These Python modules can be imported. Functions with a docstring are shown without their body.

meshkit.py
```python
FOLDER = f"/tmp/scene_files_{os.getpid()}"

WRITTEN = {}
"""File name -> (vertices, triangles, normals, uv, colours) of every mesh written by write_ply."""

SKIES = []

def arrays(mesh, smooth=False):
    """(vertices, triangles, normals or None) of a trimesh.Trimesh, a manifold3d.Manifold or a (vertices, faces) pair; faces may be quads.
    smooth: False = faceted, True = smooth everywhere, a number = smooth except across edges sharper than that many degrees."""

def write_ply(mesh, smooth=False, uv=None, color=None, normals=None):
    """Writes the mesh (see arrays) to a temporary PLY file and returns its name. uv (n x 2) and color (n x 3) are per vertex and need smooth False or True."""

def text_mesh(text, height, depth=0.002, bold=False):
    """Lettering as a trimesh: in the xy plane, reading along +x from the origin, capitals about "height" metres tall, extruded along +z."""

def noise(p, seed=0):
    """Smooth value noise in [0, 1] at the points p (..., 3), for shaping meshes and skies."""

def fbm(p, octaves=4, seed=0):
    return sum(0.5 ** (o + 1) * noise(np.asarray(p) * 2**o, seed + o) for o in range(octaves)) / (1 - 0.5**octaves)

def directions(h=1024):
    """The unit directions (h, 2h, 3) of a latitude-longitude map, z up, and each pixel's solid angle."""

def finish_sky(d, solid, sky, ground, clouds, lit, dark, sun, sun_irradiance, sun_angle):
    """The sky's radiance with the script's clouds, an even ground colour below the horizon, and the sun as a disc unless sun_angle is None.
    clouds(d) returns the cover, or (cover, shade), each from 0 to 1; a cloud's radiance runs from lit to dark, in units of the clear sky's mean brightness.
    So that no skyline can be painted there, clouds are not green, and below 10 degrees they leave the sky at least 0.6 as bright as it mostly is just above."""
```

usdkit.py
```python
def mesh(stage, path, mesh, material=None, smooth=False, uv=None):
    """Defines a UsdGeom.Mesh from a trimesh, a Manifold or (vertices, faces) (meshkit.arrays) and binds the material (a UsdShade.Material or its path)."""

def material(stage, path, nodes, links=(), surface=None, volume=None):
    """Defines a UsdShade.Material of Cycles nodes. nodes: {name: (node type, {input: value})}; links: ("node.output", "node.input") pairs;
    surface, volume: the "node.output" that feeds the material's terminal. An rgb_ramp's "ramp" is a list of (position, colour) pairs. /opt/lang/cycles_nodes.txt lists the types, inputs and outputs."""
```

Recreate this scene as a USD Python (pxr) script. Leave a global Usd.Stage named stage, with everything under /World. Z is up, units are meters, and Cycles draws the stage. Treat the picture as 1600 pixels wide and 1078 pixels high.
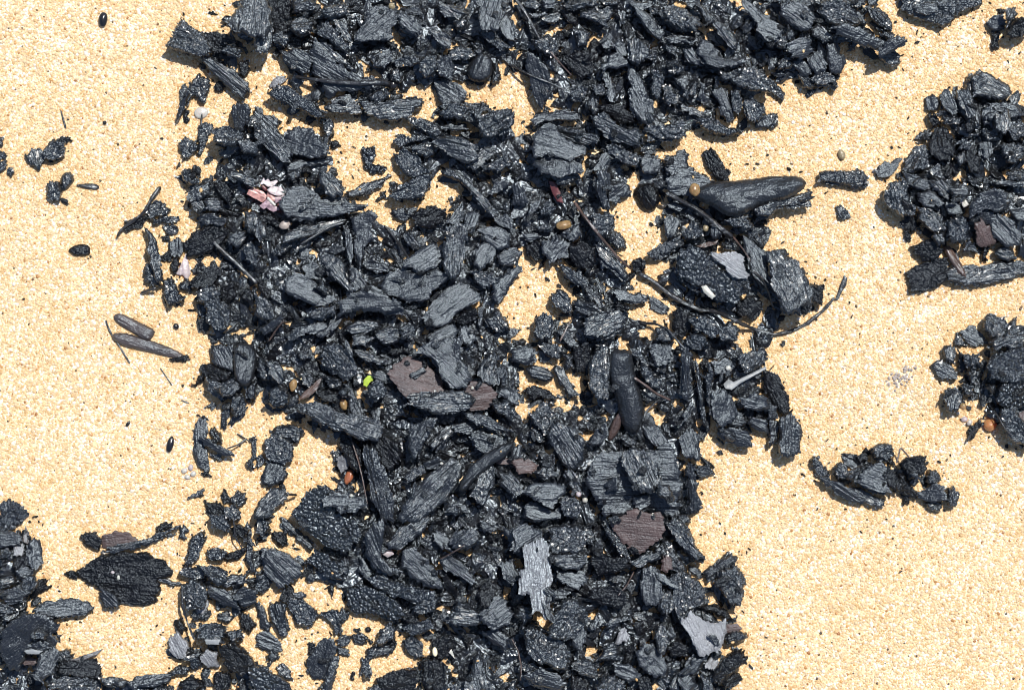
import math, random
import numpy as np, trimesh, shapely, usdkit, meshkit
from shapely.geometry import Polygon
from scipy.spatial import Delaunay, cKDTree
from scipy import ndimage
from PIL import Image, ImageDraw
from pxr import Usd, UsdGeom, UsdLux, UsdShade, Sdf, Gf, Vt

# ------------------------------------------------------------------ stage, camera, sky, sun
stage = Usd.Stage.CreateInMemory()
UsdGeom.SetStageUpAxis(stage, 'Z'); UsdGeom.SetStageMetersPerUnit(stage, 1.0)
UsdGeom.Xform.Define(stage, '/World'); UsdGeom.Scope.Define(stage, '/World/Looks')
PX = 2e-4                    # metres of beach per pixel of the 1600-wide photograph: the frame is 32 cm wide
CAMH = 1.1                   # the camera looks straight down from here
EXPOSURE = 0.33
SUN_AZ = math.radians(32)    # from +y (top of the picture) towards +x (right)
SUN_EL = math.radians(65)
SUN_I, SKY_I = 1.25, 0.095

cam = UsdGeom.Camera.Define(stage, '/World/camera')
cam.CreateHorizontalApertureAttr(36.0); cam.CreateVerticalApertureAttr(36.0 * 689 / 1024)
cam.CreateFocalLengthAttr(36.0 * CAMH / 0.32)
cam.CreateClippingRangeAttr(Gf.Vec2f(0.05, 1000))
cam.CreateExposureAttr(EXPOSURE)
cam.AddTranslateOp().Set(Gf.Vec3d(0, 0, CAMH))

sky_m = usdkit.material(stage, '/World/Looks/sky', {
    's': ('sky_texture', {'sky_type': 'single_scattering', 'sun_disc': False, 'sun_elevation': SUN_EL, 'sun_rotation': SUN_AZ}),
    'b': ('background_shader', {'strength': SKY_I})}, [('s.color', 'b.color')], surface='b.background')
dome = UsdLux.DomeLight.Define(stage, '/World/sky')
UsdShade.MaterialBindingAPI.Apply(dome.GetPrim()).Bind(sky_m)
dome.GetPrim().SetCustomDataByKey('kind', 'structure')
sun = UsdLux.DistantLight.Define(stage, '/World/sun')
sun.CreateIntensityAttr(SUN_I); sun.CreateAngleAttr(0.53); sun.CreateNormalizeAttr(True)
sun.CreateColorAttr(Gf.Vec3f(1.0, 0.95, 0.87))
sun.AddRotateZOp().Set(-math.degrees(SUN_AZ)); sun.AddRotateXOp().Set(-(90 - math.degrees(SUN_EL)))
SUN_H = np.array([math.sin(SUN_AZ), math.cos(SUN_AZ)])

rng = np.random.default_rng(7)

# ------------------------------------------------------------------ naming
used = {}
def path_for(name, parent=None):
    base = str(parent.GetPath()) if parent else '/World'
    k = used.get((base, name), 0); used[(base, name)] = k + 1
    return f'{base}/{name}' + (f'_{k:03d}' if k else '')
def tag(p, label=None, cat=None, group=None, kind=None):
    for k, v in (('label', label), ('category', cat), ('group', group), ('kind', kind)):
        if v: p.SetCustomDataByKey(k, v)
    return p
def thing(name, loc):
    x = UsdGeom.Xform.Define(stage, path_for(name)); x.AddTranslateOp().Set(Gf.Vec3d(*map(float, loc)))
    return x.GetPrim()
def obj(name, mesh, mat, parent=None, smooth=False, uv=None, loc=None):
    m = usdkit.mesh(stage, path_for(name, parent), mesh, mat, smooth=smooth, uv=uv)
    if loc is not None: m.AddTranslateOp().Set(Gf.Vec3d(*map(float, loc)))
    return m.GetPrim()

# ------------------------------------------------------------------ materials
def char_mat(name, dark, light, rough=(0.3, 0.55), fibre=0.5, fine=0.5, pebble=0.0, spec=0.5, coat=0.0, tint=(0.74, 0.87, 1.0), ior=1.75, fs=15.0, det=2.0):
    """Charred wood: uv runs along the grain, in units of a centimetre."""
    n = {
        'tc': ('texture_coordinate', {}),
        'mf': ('mapping', {'scale': (1.0, 8.0, 1.0)}),
        'nf': ('noise_texture', {'scale': 2.0, 'detail': 2.0, 'roughness': 0.5}),
        'nm': ('noise_texture', {'scale': fs, 'detail': det, 'roughness': 0.5}),
        'nl': ('noise_texture', {'scale': 1.3, 'detail': 2.0}),
        'vp': ('voronoi_texture', {'scale': 10.0, 'feature': 'smooth_f1', 'smoothness': 0.4}),
        'col': ('rgb_ramp', {'ramp': [(0.3, dark), (0.7, light)]}),
        'rr': ('map_range', {'from_min': 0.3, 'from_max': 0.7, 'to_min': rough[0], 'to_max': rough[1], 'clamp': True}),
        'h1': ('math', {'math_type': 'multiply', 'value2': fibre}),
        'h2': ('math', {'math_type': 'multiply_add', 'value2': fine}),
        'h3': ('math', {'math_type': 'multiply_add', 'value2': -pebble}),
        'bp': ('bump', {'strength': 1.0, 'distance': 0.0006}),
        'mixn': ('math', {'math_type': 'multiply_add', 'value2': 0.5}),
        'half': ('math', {'math_type': 'multiply', 'value2': 0.5}),
        'p': ('principled_bsdf', {'specular_ior_level': spec, 'ior': ior, 'coat_weight': coat, 'coat_roughness': 0.18, 'specular_tint': tint}),
    }
    l = [('tc.UV', 'mf.vector'), ('mf.vector', 'nf.vector'), ('tc.UV', 'nm.vector'), ('tc.UV', 'nl.vector'), ('tc.UV', 'vp.vector'),
         ('nf.fac', 'half.value1'), ('nl.fac', 'mixn.value1'), ('half.value', 'mixn.value3'),
         ('mixn.value', 'col.fac'), ('col.color', 'p.base_color'), ('nm.fac', 'rr.value'), ('rr.result', 'p.roughness'),
         ('nf.fac', 'h1.value1'), ('nm.fac', 'h2.value1'), ('h1.value', 'h2.value3'), ('vp.distance', 'h3.value1'), ('h2.value', 'h3.value3'),
         ('h3.value', 'bp.height'), ('bp.normal', 'p.normal')]
    return usdkit.material(stage, '/World/Looks/' + name, n, l, surface='p.BSDF')

D0, L0 = (0.0035, 0.004, 0.005), (0.012, 0.013, 0.016)
CM = {
    'm': char_mat('matte_char', (0.004, 0.0045, 0.006), (0.015, 0.0165, 0.021), (0.23, 0.38), 0.75, 0.50, spec=0.5, fs=15.0, det=3.0, ior=1.65),
    'm2': char_mat('smooth_char', (0.005, 0.0055, 0.007), (0.014, 0.0155, 0.020), (0.25, 0.40), 0.45, 0.42, spec=0.5, fs=18.0, det=3.0, ior=1.65),
    'g': char_mat('glittering_char', D0, L0, (0.19, 0.36), 0.4, 1.2, 0.5, spec=0.55, coat=0.2),
    'r': char_mat('fibrous_char', D0, (0.014, 0.0145, 0.017), (0.22, 0.38), 1.2, 0.6, spec=0.5, coat=0.1),
    'k': char_mat('jet_char', (0.002, 0.002, 0.0025), (0.007, 0.007, 0.009), (0.22, 0.40), 0.4, 0.9, 0.2, spec=0.30, ior=1.6),
    'p': char_mat('pebbly_char', D0, L0, (0.24, 0.40), 0.1, 0.5, 1.5, spec=0.5),
    'o': char_mat('rounded_char', (0.005, 0.0055, 0.0065), (0.017, 0.018, 0.022), (0.28, 0.46), 0.35, 0.45, 0.22, spec=0.5, fs=20.0, ior=1.65),
    'f2': char_mat('silver_char', (0.035, 0.036, 0.040), (0.12, 0.122, 0.132), (0.24, 0.40), 1.3, 0.6, spec=0.6, ior=2.0),
    'b': char_mat('brown_bark', (0.032, 0.022, 0.021), (0.090, 0.060, 0.057), (0.40, 0.60), 0.7, 0.5, spec=0.45, ior=1.6),
    'f': char_mat('ash_grey_char', (0.08, 0.084, 0.094), (0.21, 0.215, 0.235), (0.3, 0.5), 0.9, 0.6, spec=0.5),
    'twig': char_mat('charred_twig', (0.006, 0.0055, 0.006), (0.022, 0.019, 0.019), (0.30, 0.5), 0.9, 0.4, spec=0.5, coat=0.2),
    'pod': char_mat('dark_pod', (0.022, 0.017, 0.016), (0.075, 0.060, 0.058), (0.35, 0.5), 0.6, 0.5, spec=0.5),
    'twigb': char_mat('brown_twig', (0.030, 0.018, 0.014), (0.10, 0.062, 0.048), (0.3, 0.5), 0.9, 0.3, spec=0.5, coat=0.2),
}
def plain(name, c, rough=0.4, spec=0.5, sub=0.0, noise=0.25, scale=900.0, trans=0.0, coat=0.0):
    """A small solid with mottled colour in its own object space."""
    c = np.array(c)
    n = {'tc': ('texture_coordinate', {}), 'n': ('noise_texture', {'scale': scale, 'detail': 4.0}),
         'r': ('rgb_ramp', {'ramp': [(0.3, tuple(c * (1 - noise))), (0.7, tuple(np.minimum(c * (1 + noise), 0.9)))]}),
         'b': ('bump', {'strength': 0.5, 'distance': 0.0003}),
         'p': ('principled_bsdf', {'roughness': rough, 'specular_ior_level': spec, 'subsurface_weight': sub, 'subsurface_scale': 0.001, 'transmission_weight': trans, 'coat_weight': coat})}
    return usdkit.material(stage, '/World/Looks/' + name, n, [('tc.object', 'n.vector'), ('n.fac', 'r.fac'), ('r.color', 'p.base_color'), ('n.fac', 'b.height'), ('b.normal', 'p.normal')], surface='p.BSDF')

# ------------------------------------------------------------------ sand: bed and grains
def sand_z(x, y):
    """Height of the moist beach in metres, gently lumpy."""
    x, y = np.asarray(x, float), np.asarray(y, float)
    q = np.stack([x / 0.045, y / 0.045, np.zeros_like(x)], -1)
    q2 = np.stack([x / 0.011, y / 0.011, np.full_like(x, 3.3)], -1)
    f = np.clip((0.6 - np.maximum(np.abs(x), np.abs(y))) / 0.2, 0, 1)
    return 0.0016 * (meshkit.noise(q, 5) - 0.5) * f + 0.0008 * (meshkit.noise(q2, 9) - 0.5) * f

# ------------------------------------------------------------------ outlines of the heaps, in pixels of the photograph
PILES = [
 # the big heap, clockwise from the top left
 """378 -50 372 12 354 47 390 67 412 85 443 95 443 110 424 132 428 150 445 165 470 180 478 192 472 212 462 207 448 204 438 213 434 192 415 178 400 167 390 163
 375 165 363 185 365 200 345 205 333 205 328 220 318 250 300 260 285 272 290 288 296 308 302 330 310 342 306 362 293 375 290 388 298 410 302 430 310 450 310 470 310 495 315 505
 313 517 327 522 330 540 330 555 322 570 314 588 322 607 332 617 340 627 347 664 356 652 375 652 390 637 402 634 420 640 440 650 462 664 485 676 510 675 525 677 523 700 526 720 520 745 515 757 500 755
 485 767 472 782 460 797 458 812 466 832 482 866 472 882 460 896 485 908 510 918 525 925 540 940 545 957 560 957 595 961 612 968 620 985 630 997 642 1005 657 1020 654 1038
 605 1045 590 1058 588 1130 1135 1130 1140 1068 1155 1050 1148 1034 1160 1026 1150 1005 1160 990 1148 975 1140 955 1150 942 1158 922 1160 905 1148 885 1143 866 1110 885 1097 893 1078 880
 1092 870 1078 848 1070 833 1075 812 1093 793 1092 770 1088 748 1108 738 1092 715 1093 700 1100 690 1106 677 1128 685 1150 695 1170 692 1200 690 1213 695 1218 710 1245 703 1248 680 1242 655 1232 645 1226 615 1214 592 1200 580
 1192 565 1200 552 1212 530 1218 505 1243 498 1265 488 1282 472 1283 448 1258 442 1247 412 1215 406 1205 392 1200 370 1200 343 1207 330 1230 322 1262 314 1262 298 1240 281 1200 281 1138 282 1137 270 1124 250 1111 235 1097 242 1098 268
 1088 267 1073 258 1074 242 1065 238 1055 247 1040 245 1026 242 1038 222 1068 215 1072 202 1087 202 1110 208 1122 217 1158 208 1173 197 1195 186 1202 170 1216 152 1224 158 1222 130 1244 130 1258 142 1290 138 1301 135 1303 117
 1317 108 1316 94 1308 80 1320 74 1350 87 1378 101 1400 100 1404 84 1410 70 1394 57 1378 40 1367 10 1370 -50""",
 "283 40 300 48 340 55 365 64 390 70 385 95 388 140 368 148 345 128 330 110 316 102 318 92 270 80",
 "1408 -50 1410 10 1430 28 1468 40 1510 12 1556 0 1556 -50",
 "1545 30 1570 14 1640 30 1640 58 1590 58 1560 48",
 # right-hand heap
 """1533 112 1548 124 1572 142 1588 146 1640 168 1640 405 1560 402 1470 400 1440 402 1428 398 1428 388 1450 376 1436 366 1420 372 1410 340 1395 325 1382 305 1388 285 1376 278 1370 266 1382 254 1405 258 1422 240 1445 226
 1434 214 1452 198 1452 180 1448 160 1472 150 1495 143 1512 140 1520 124""",
 "1535 512 1546 494 1566 500 1590 512 1640 500 1640 700 1598 696 1575 684 1560 668 1540 648 1512 640 1480 635 1478 610 1500 595 1478 590 1464 570 1490 545 1510 530",
 "1268 722 1282 715 1300 728 1340 705 1360 698 1392 702 1400 730 1430 712 1446 712 1450 735 1470 750 1490 766 1490 785 1468 795 1440 782 1420 778 1405 760 1380 762 1380 782 1360 786 1330 770 1300 755 1275 745",
 # bottom left
 "-50 805 15 812 38 822 60 842 68 868 70 888 45 905 48 925 90 935 130 938 140 950 92 965 92 990 110 1015 150 1035 158 1055 190 1060 232 1055 265 1050 285 1035 330 1045 335 1130 -50 1130",
 "300 846 318 830 332 812 350 815 372 822 400 812 425 790 445 800 440 825 470 860 450 880 430 905 410 915 402 930 395 960 385 970 370 955 355 950 330 975 300 960 285 930 290 900 300 880",
 "265 990 280 975 300 970 330 975 380 990 400 1000 412 1025 440 1030 452 1060 455 1130 330 1130 332 1060 350 1050 345 1030 300 1040 268 1030",
 "480 1010 500 1005 520 1010 515 1040 500 1060 482 1050",
]
GAPS = [
 "522 182 555 184 590 193 612 194 630 190 638 200 618 215 624 230 616 250 622 272 600 285 575 272 555 285 532 258 517 248 520 240 532 228 515 217 520 195",
 "550 312 562 338 588 330 610 340 618 328 650 325 670 320 695 328 702 312 712 310 705 297 690 268 678 280 665 298 660 310 630 317 605 313 585 315 565 300 552 300",
 "632 150 650 136 660 122 668 140 682 150 685 170 680 192 667 194 640 183 655 160",
 "727 158 735 146 762 140 782 124 800 112 828 126 830 150 838 172 835 185 815 200 798 200 796 173 770 173 745 160",
 "858 165 870 157 880 162 880 172 860 175",
 "965 308 985 308 995 325 1015 343 1032 358 1036 378 1020 388 1008 404 985 398 975 380 963 358 961 335",
 "820 408 838 412 848 424 870 412 877 430 868 447 860 467 876 487 857 490 838 498 832 530 812 528 803 508 788 492 782 470 790 440 806 415",
 "1013 412 1040 410 1042 425 1020 430", "992 435 1022 443 1018 458 990 452",
 "1008 492 1048 480 1050 510 1025 512 1018 522 997 525 997 508",
 "1150 494 1185 485 1195 508 1170 512 1152 503",
 "815 572 835 545 845 552 882 570 900 588 885 592 860 575 840 572 822 582", "812 590 830 590 862 595 880 607 870 616 840 606",
 "412 845 430 832 450 838 475 865 468 875 445 862 420 862", "305 848 335 832 360 840 352 862 330 862", "345 885 385 862 388 880 370 900 350 900", "315 955 340 948 375 958 360 975 330 980",
 "452 662 462 664 478 676 470 690 455 700",
 "1010 640 1020 636 1016 650",
]
# things one can find again: the words that place the unnamed pieces
LANDMARKS = [
 (412, 306, 'pink frilly shell'), (288, 415, 'lilac shell chip'), (314, 176, 'white pebble'), (574, 595, 'lime green seed'), (1547, 664, 'amber bead'), (1085, 297, 'amber pebble'), (445, 352, 'grey-brown pebble'),
 (680, 1020, 'cream seed'), (547, 742, 'copper scrap'), (1190, 305, 'thick smooth log'), (1120, 425, 'silvery white flake'), (650, 600, 'brown ribbed slab'), (705, 470, 'big smooth grey flake'), (865, 395, 'star-shaped flake'),
 (1000, 825, 'pink-grey plate'), (838, 895, 'bright silver column'), (1100, 985, 'ash grey flake'), (885, 970, 'round grey boulder'), (985, 620, 'dark smooth log'), (1160, 590, 'pale broken stem'), (670, 770, 'big ribbed slab'),
 (515, 790, 'pebbly bark plate'), (545, 660, 'long ribbed wing'), (865, 235, 'pale top flake'), (530, 100, 'navy smooth plate'), (590, 170, 'long shiny splinter'), (575, 255, 'boot-shaped chunk'), (350, 95, 'dark slat'), (290, 65, 'sail-shaped chip'),
 (1010, 150, 'long lobed flake'), (1190, 48, 'pale grey lump'), (1280, 55, 'silver chip'), (1395, 70, 'dark thumb of charcoal'), (1450, 20, 'top-edge chunk'), (1575, 45, 'top right silver splinter'), (1540, 130, 'peaked silver plate'),
 (1468, 228, 'black oval chunk'), (1560, 430, 'long shiny log'), (1440, 440, 'black log end'), (1495, 440, 'brown leaf blade'), (1575, 590, 'big pebbled plate'), (1330, 760, 'long keel-shaped flake'), (1430, 740, 'two bent brown legs'),
 (1235, 445, 'grooved block by the stem'), (1235, 680, 'furrowed plate'), (1225, 615, 'rounded rim chunk'), (200, 900, 'black fan-shaped chunk'), (90, 950, 'dull blue tongue'), (70, 1020, 'big dark flake'), (10, 800, 'left-edge pebbled slab'),
 (320, 690, 'beetle-shaped flake'), (245, 390, 'shining ribbon splinter'), (330, 380, 'black slab'), (330, 1025, 'pale round chip'), (430, 900, 'mottled plate'), (520, 1050, 'upright stick'), (600, 925, 'scale-covered plate'), (995, 1030, 'blue bean-shaped flake'),
 (760, 660, 'curved branch'), (835, 770, 'jagged blue flake'), (760, 350, 'standing ribbed column'), (385, 560, 'capsule-shaped flake'), (1145, 925, 'pale rim lobe'), (490, 235, 'short ribbed log'), (1480, 330, 'tiny white chip'),
 (735, 110, 'dark oval flake'), (1010, 290, 'ribbed dome chunk'), (960, 590, 'glittering patch'), (1075, 400, 'pebbly dark plate'),
]
NAMED = {
 'sail': 'silvery sail-shaped charcoal chip sticking out at the top left of the big heap', 'slat': 'long dark slat of charcoal under the sail-shaped chip', 'cornerplate': 'silvery ribbed plate at the top left corner of the big heap',
 'sideblade': 'narrow pointed sliver lying against a chip left of the white pebble', 'pairleft': 'ribbed leaf-shaped half of the touching pair alone on the left sand', 'pairright': 'pale half of the touching pair alone on the left sand', 'pairtop': 'thin dark bar on top of the touching pair on the left sand',
 'edge1': 'topmost of four bits cut by the left picture edge', 'edge2': 'second bit from the top at the left picture edge', 'edge3': 'slanting splinter among four bits at the left picture edge', 'edge4': 'rightmost of the bits beside the left picture edge',
 'stumpy': 'stumpy upright chip on the sand below the white pebble', 'steelplate': 'steel grey plate with curved edges in the top band', 'navyplate': 'big smooth navy plate under a curved blade in the top band', 'longshiny': 'long shiny splinter along the lower edge of the top band',
 'roundribbed': 'rounded ribbed flake beside the sand at the lower edge of the top band', 'ovaldark': 'dark oval flake standing out above the second sand inlet', 'greytop': 'grey upright plate at the top edge left of the middle', 'bootchunk': 'pebbly boot-shaped chunk lying alone in the square sand gap',
 'ribbedlog': 'short ribbed log above right of the pink shell', 'lens': 'smooth lens-shaped flake in the right part of the top band', 'longlobe': 'long vertical lobed flake in the right part of the top band', 'palelump': 'pale grey lump in the right part of the top band',
 'sandcurl': 'curled dark strip at the foot of the brown sand pocket', 'paletopflake': 'large pale grey rounded flake high in the middle of the heap', 'stubby': 'stubby dark chunk pointing into the sand right of the middle',
 'sparkplate': 'large sparkling plate at the right of the top band', 'paleend': 'pale elongated chip near the right tip of the top band', 'overhang': 'ribbed slab overhanging the sand at the right of the top band', 'darkthumb': 'dark thumb-shaped end at the right tip of the top band',
 'silverchip': 'bright silver square chip in the right of the top band', 'topedgechunk': 'large rough chunk cut by the top picture edge, right', 'peak': 'silver plate forming the peak of the right-hand heap', 'blackoval': 'smooth black oval chunk in the left flank of the right-hand heap', 'eastpoint': 'pointed splinter at the left tip of the right-hand heap',
 'tripleA': 'larger rough chip of the little cluster on the left sand', 'tripleB': 'round-headed chip of the little cluster on the left sand', 'ribbonshine': 'shining ribbon-like splinter in the loose debris left of the heap', 'silverblock': 'bright silver ribbed block at the left rim of the big heap',
 'blackslab': 'big jet black slab at the left rim of the big heap', 'leaflike': 'long leaf-like dull flake right of the pink shell', 'gaplump': 'rough lump beside the sand gap in the upper middle', 'fan': 'silvery fan of fibres left of the middle', 'layered': 'layered silver flake below the pink shell',
 'darkwing': 'dark wing-shaped flake left of the big smooth grey flake', 'midplate': 'wide striped plate above the big smooth grey flake', 'toothed': 'silver flake with a toothed edge in the middle', 'column': 'tall ribbed column of charcoal in the middle', 'bigsmooth': 'big smooth grey flake, left of the middle sand hole',
 'ringed': 'pale flake with a ring mark above the middle sand hole', 'silveredge': 'silver flake at the upper left edge of the middle sand hole', 'dome': 'dark ribbed dome above the slender sand hole', 'biglog': 'thick smooth rounded log pointing right over the sand', 'star': 'pale star-shaped flake above the middle sand hole',
 'blueribs': 'shiny blue ribbed splinter beside the long twig', 'pebblyplate': 'large dark plate with a pebbled surface, under the silvery white flake', 'whiteflake': 'silvery white cracked flake right of the long twig', 'wedge': 'silver grained wedge right of the middle sand hole', 'holed': 'big grooved block with holes beside the curved black stem',
 'loneflake': 'lone oblong flake on the sand, right of the thick log', 'lonechip': 'little lone silver chip on the sand, right of the thick log', 'roughblock': 'rough black block at the lower left of the right-hand heap', 'logend': 'flat black end piece left of the brown leaf blade',
 'shinylog': 'long shiny silver log at the right edge under the right-hand heap', 'bugbody': 'long curved ribbed flake shaped like a beetle body on the left sand', 'bugwing': 'dark pointed wing across the beetle-shaped flake', 'crumb': 'short dark crumb on the sand below the pale shell grit', 'pebblyslab': 'pebbled slab alone at the left picture edge, lower left',
 'capsule': 'smooth capsule-shaped flake at the left rim of the big heap', 'rosette': 'round silver rosette chip beside the lime green seed', 'brownslab': 'reddish brown ribbed slab in the middle of the heap', 'purpleslab': 'purple-brown slab right of the reddish brown slab', 'chiponbrown': 'small grey chip lying on the reddish brown slab',
 'overflake': 'blue-grey flake lying over the reddish brown slab', 'longwing': 'long ribbed wing-like flake across the left of the heap', 'bigribbed': 'large dull ribbed slab in the lower middle', 'darkblade': 'tall dark blade left of the large ribbed slab', 'palesquare': 'pale grey square chip at the right edge of the left sand hollow',
 'barkplate': 'dark plate of pebbled bark below the left sand hollow', 'bar': 'grey bar lying on the pebbled bark plate', 'curvedbranch': 'curved smooth branch piece in the lower middle', 'ribdome': 'rounded ribbed flake left of the left sand hollow', 'sanddome': 'ribbed domed piece lying in the small middle sand gap', 'glitter': 'tall glittering patch left of the dark smooth log',
 'smoothlog': 'dark smooth forked log in the lower right of the heap', 'flatdark': 'flat dark flake at the right sand edge, lower right', 'standing': 'tall standing flake at the right rim of the heap', 'facedplate': 'large plate with holes in the lower right of the heap', 'ribbedface': 'ribbed sheet lying on the large holed plate',
 'darkribs': 'broad dark ribbed splinter left of the large holed plate', 'jaggedblue': 'jagged blue-grey flake left of the large holed plate', 'rimdome': 'rounded dark chunk at the right rim above the furrowed plate', 'furrowed': 'furrowed square plate at the right tip of the lower heap', 'shellfan': 'small fan-shaped splinter at the left of the lower right heap',
 'pebblybig': 'large pebbled plate at the right picture edge', 'keel': 'long keel-shaped flake under the lower right cluster', 'nubbin': 'round nubbin in the lower right cluster', 'beadtop': 'round topped chip crowning the lower right cluster', 'bluetongue': 'dull blue tongue-shaped flake pointing right at the lower left', 'bigdark': 'big smooth dark flake at the lower left edge',
 'greytongue': 'pale grey tongue of charcoal at the lower left', 'membrane': 'thin brown-black membrane above the black fan', 'blackfan': 'big black fan-shaped chunk alone at the lower left', 'rib': 'slender rib crossing above the black fan', 'snout': 'small black nub at the left tip of the black fan', 'paleround': 'pale round chip in the lower left debris',
 'westplate': 'dull mottled plate among the lower left debris', 'stonechip': 'single dark chip ringed by sand near the bottom', 'uprightstick': 'thick ribbed stick standing in the bottom debris', 'blacktrapezoid': 'black trapezoid plate at the bottom edge of the sand', 'scaleplate': 'scale-covered plate along the lower left rim of the heap',
 'chisel': 'silver chisel-shaped splinter at the bottom edge', 'greyblock': 'large grey block beside the bright silver column', 'brightcolumn': 'bright silver-white column of cracked charcoal', 'pinkplate': 'pinkish grey smooth plate under the holed plate', 'lumpyplate': 'large lumpy grey plate in the lower right', 'thorn': 'dark thorn-like piece on the lumpy grey plate',
 'eastlobe': 'pale lobe standing out at the right rim, lower right', 'eastfinger': 'dark finger above the pale lobe at the right rim', 'ashflake': 'smooth ash grey flake at the lower right', 'silverslab': 'silvery pitted slab below the round grey boulder', 'boulder': 'round grey boulder-like chip in the lower middle', 'whitesquare': 'little whitish square chip in the lower right',
 'bluebean': 'smooth blue-black bean-shaped flake near the bottom', 'smallfan': 'small silver fan left of the bean-shaped flake',
}
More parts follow.
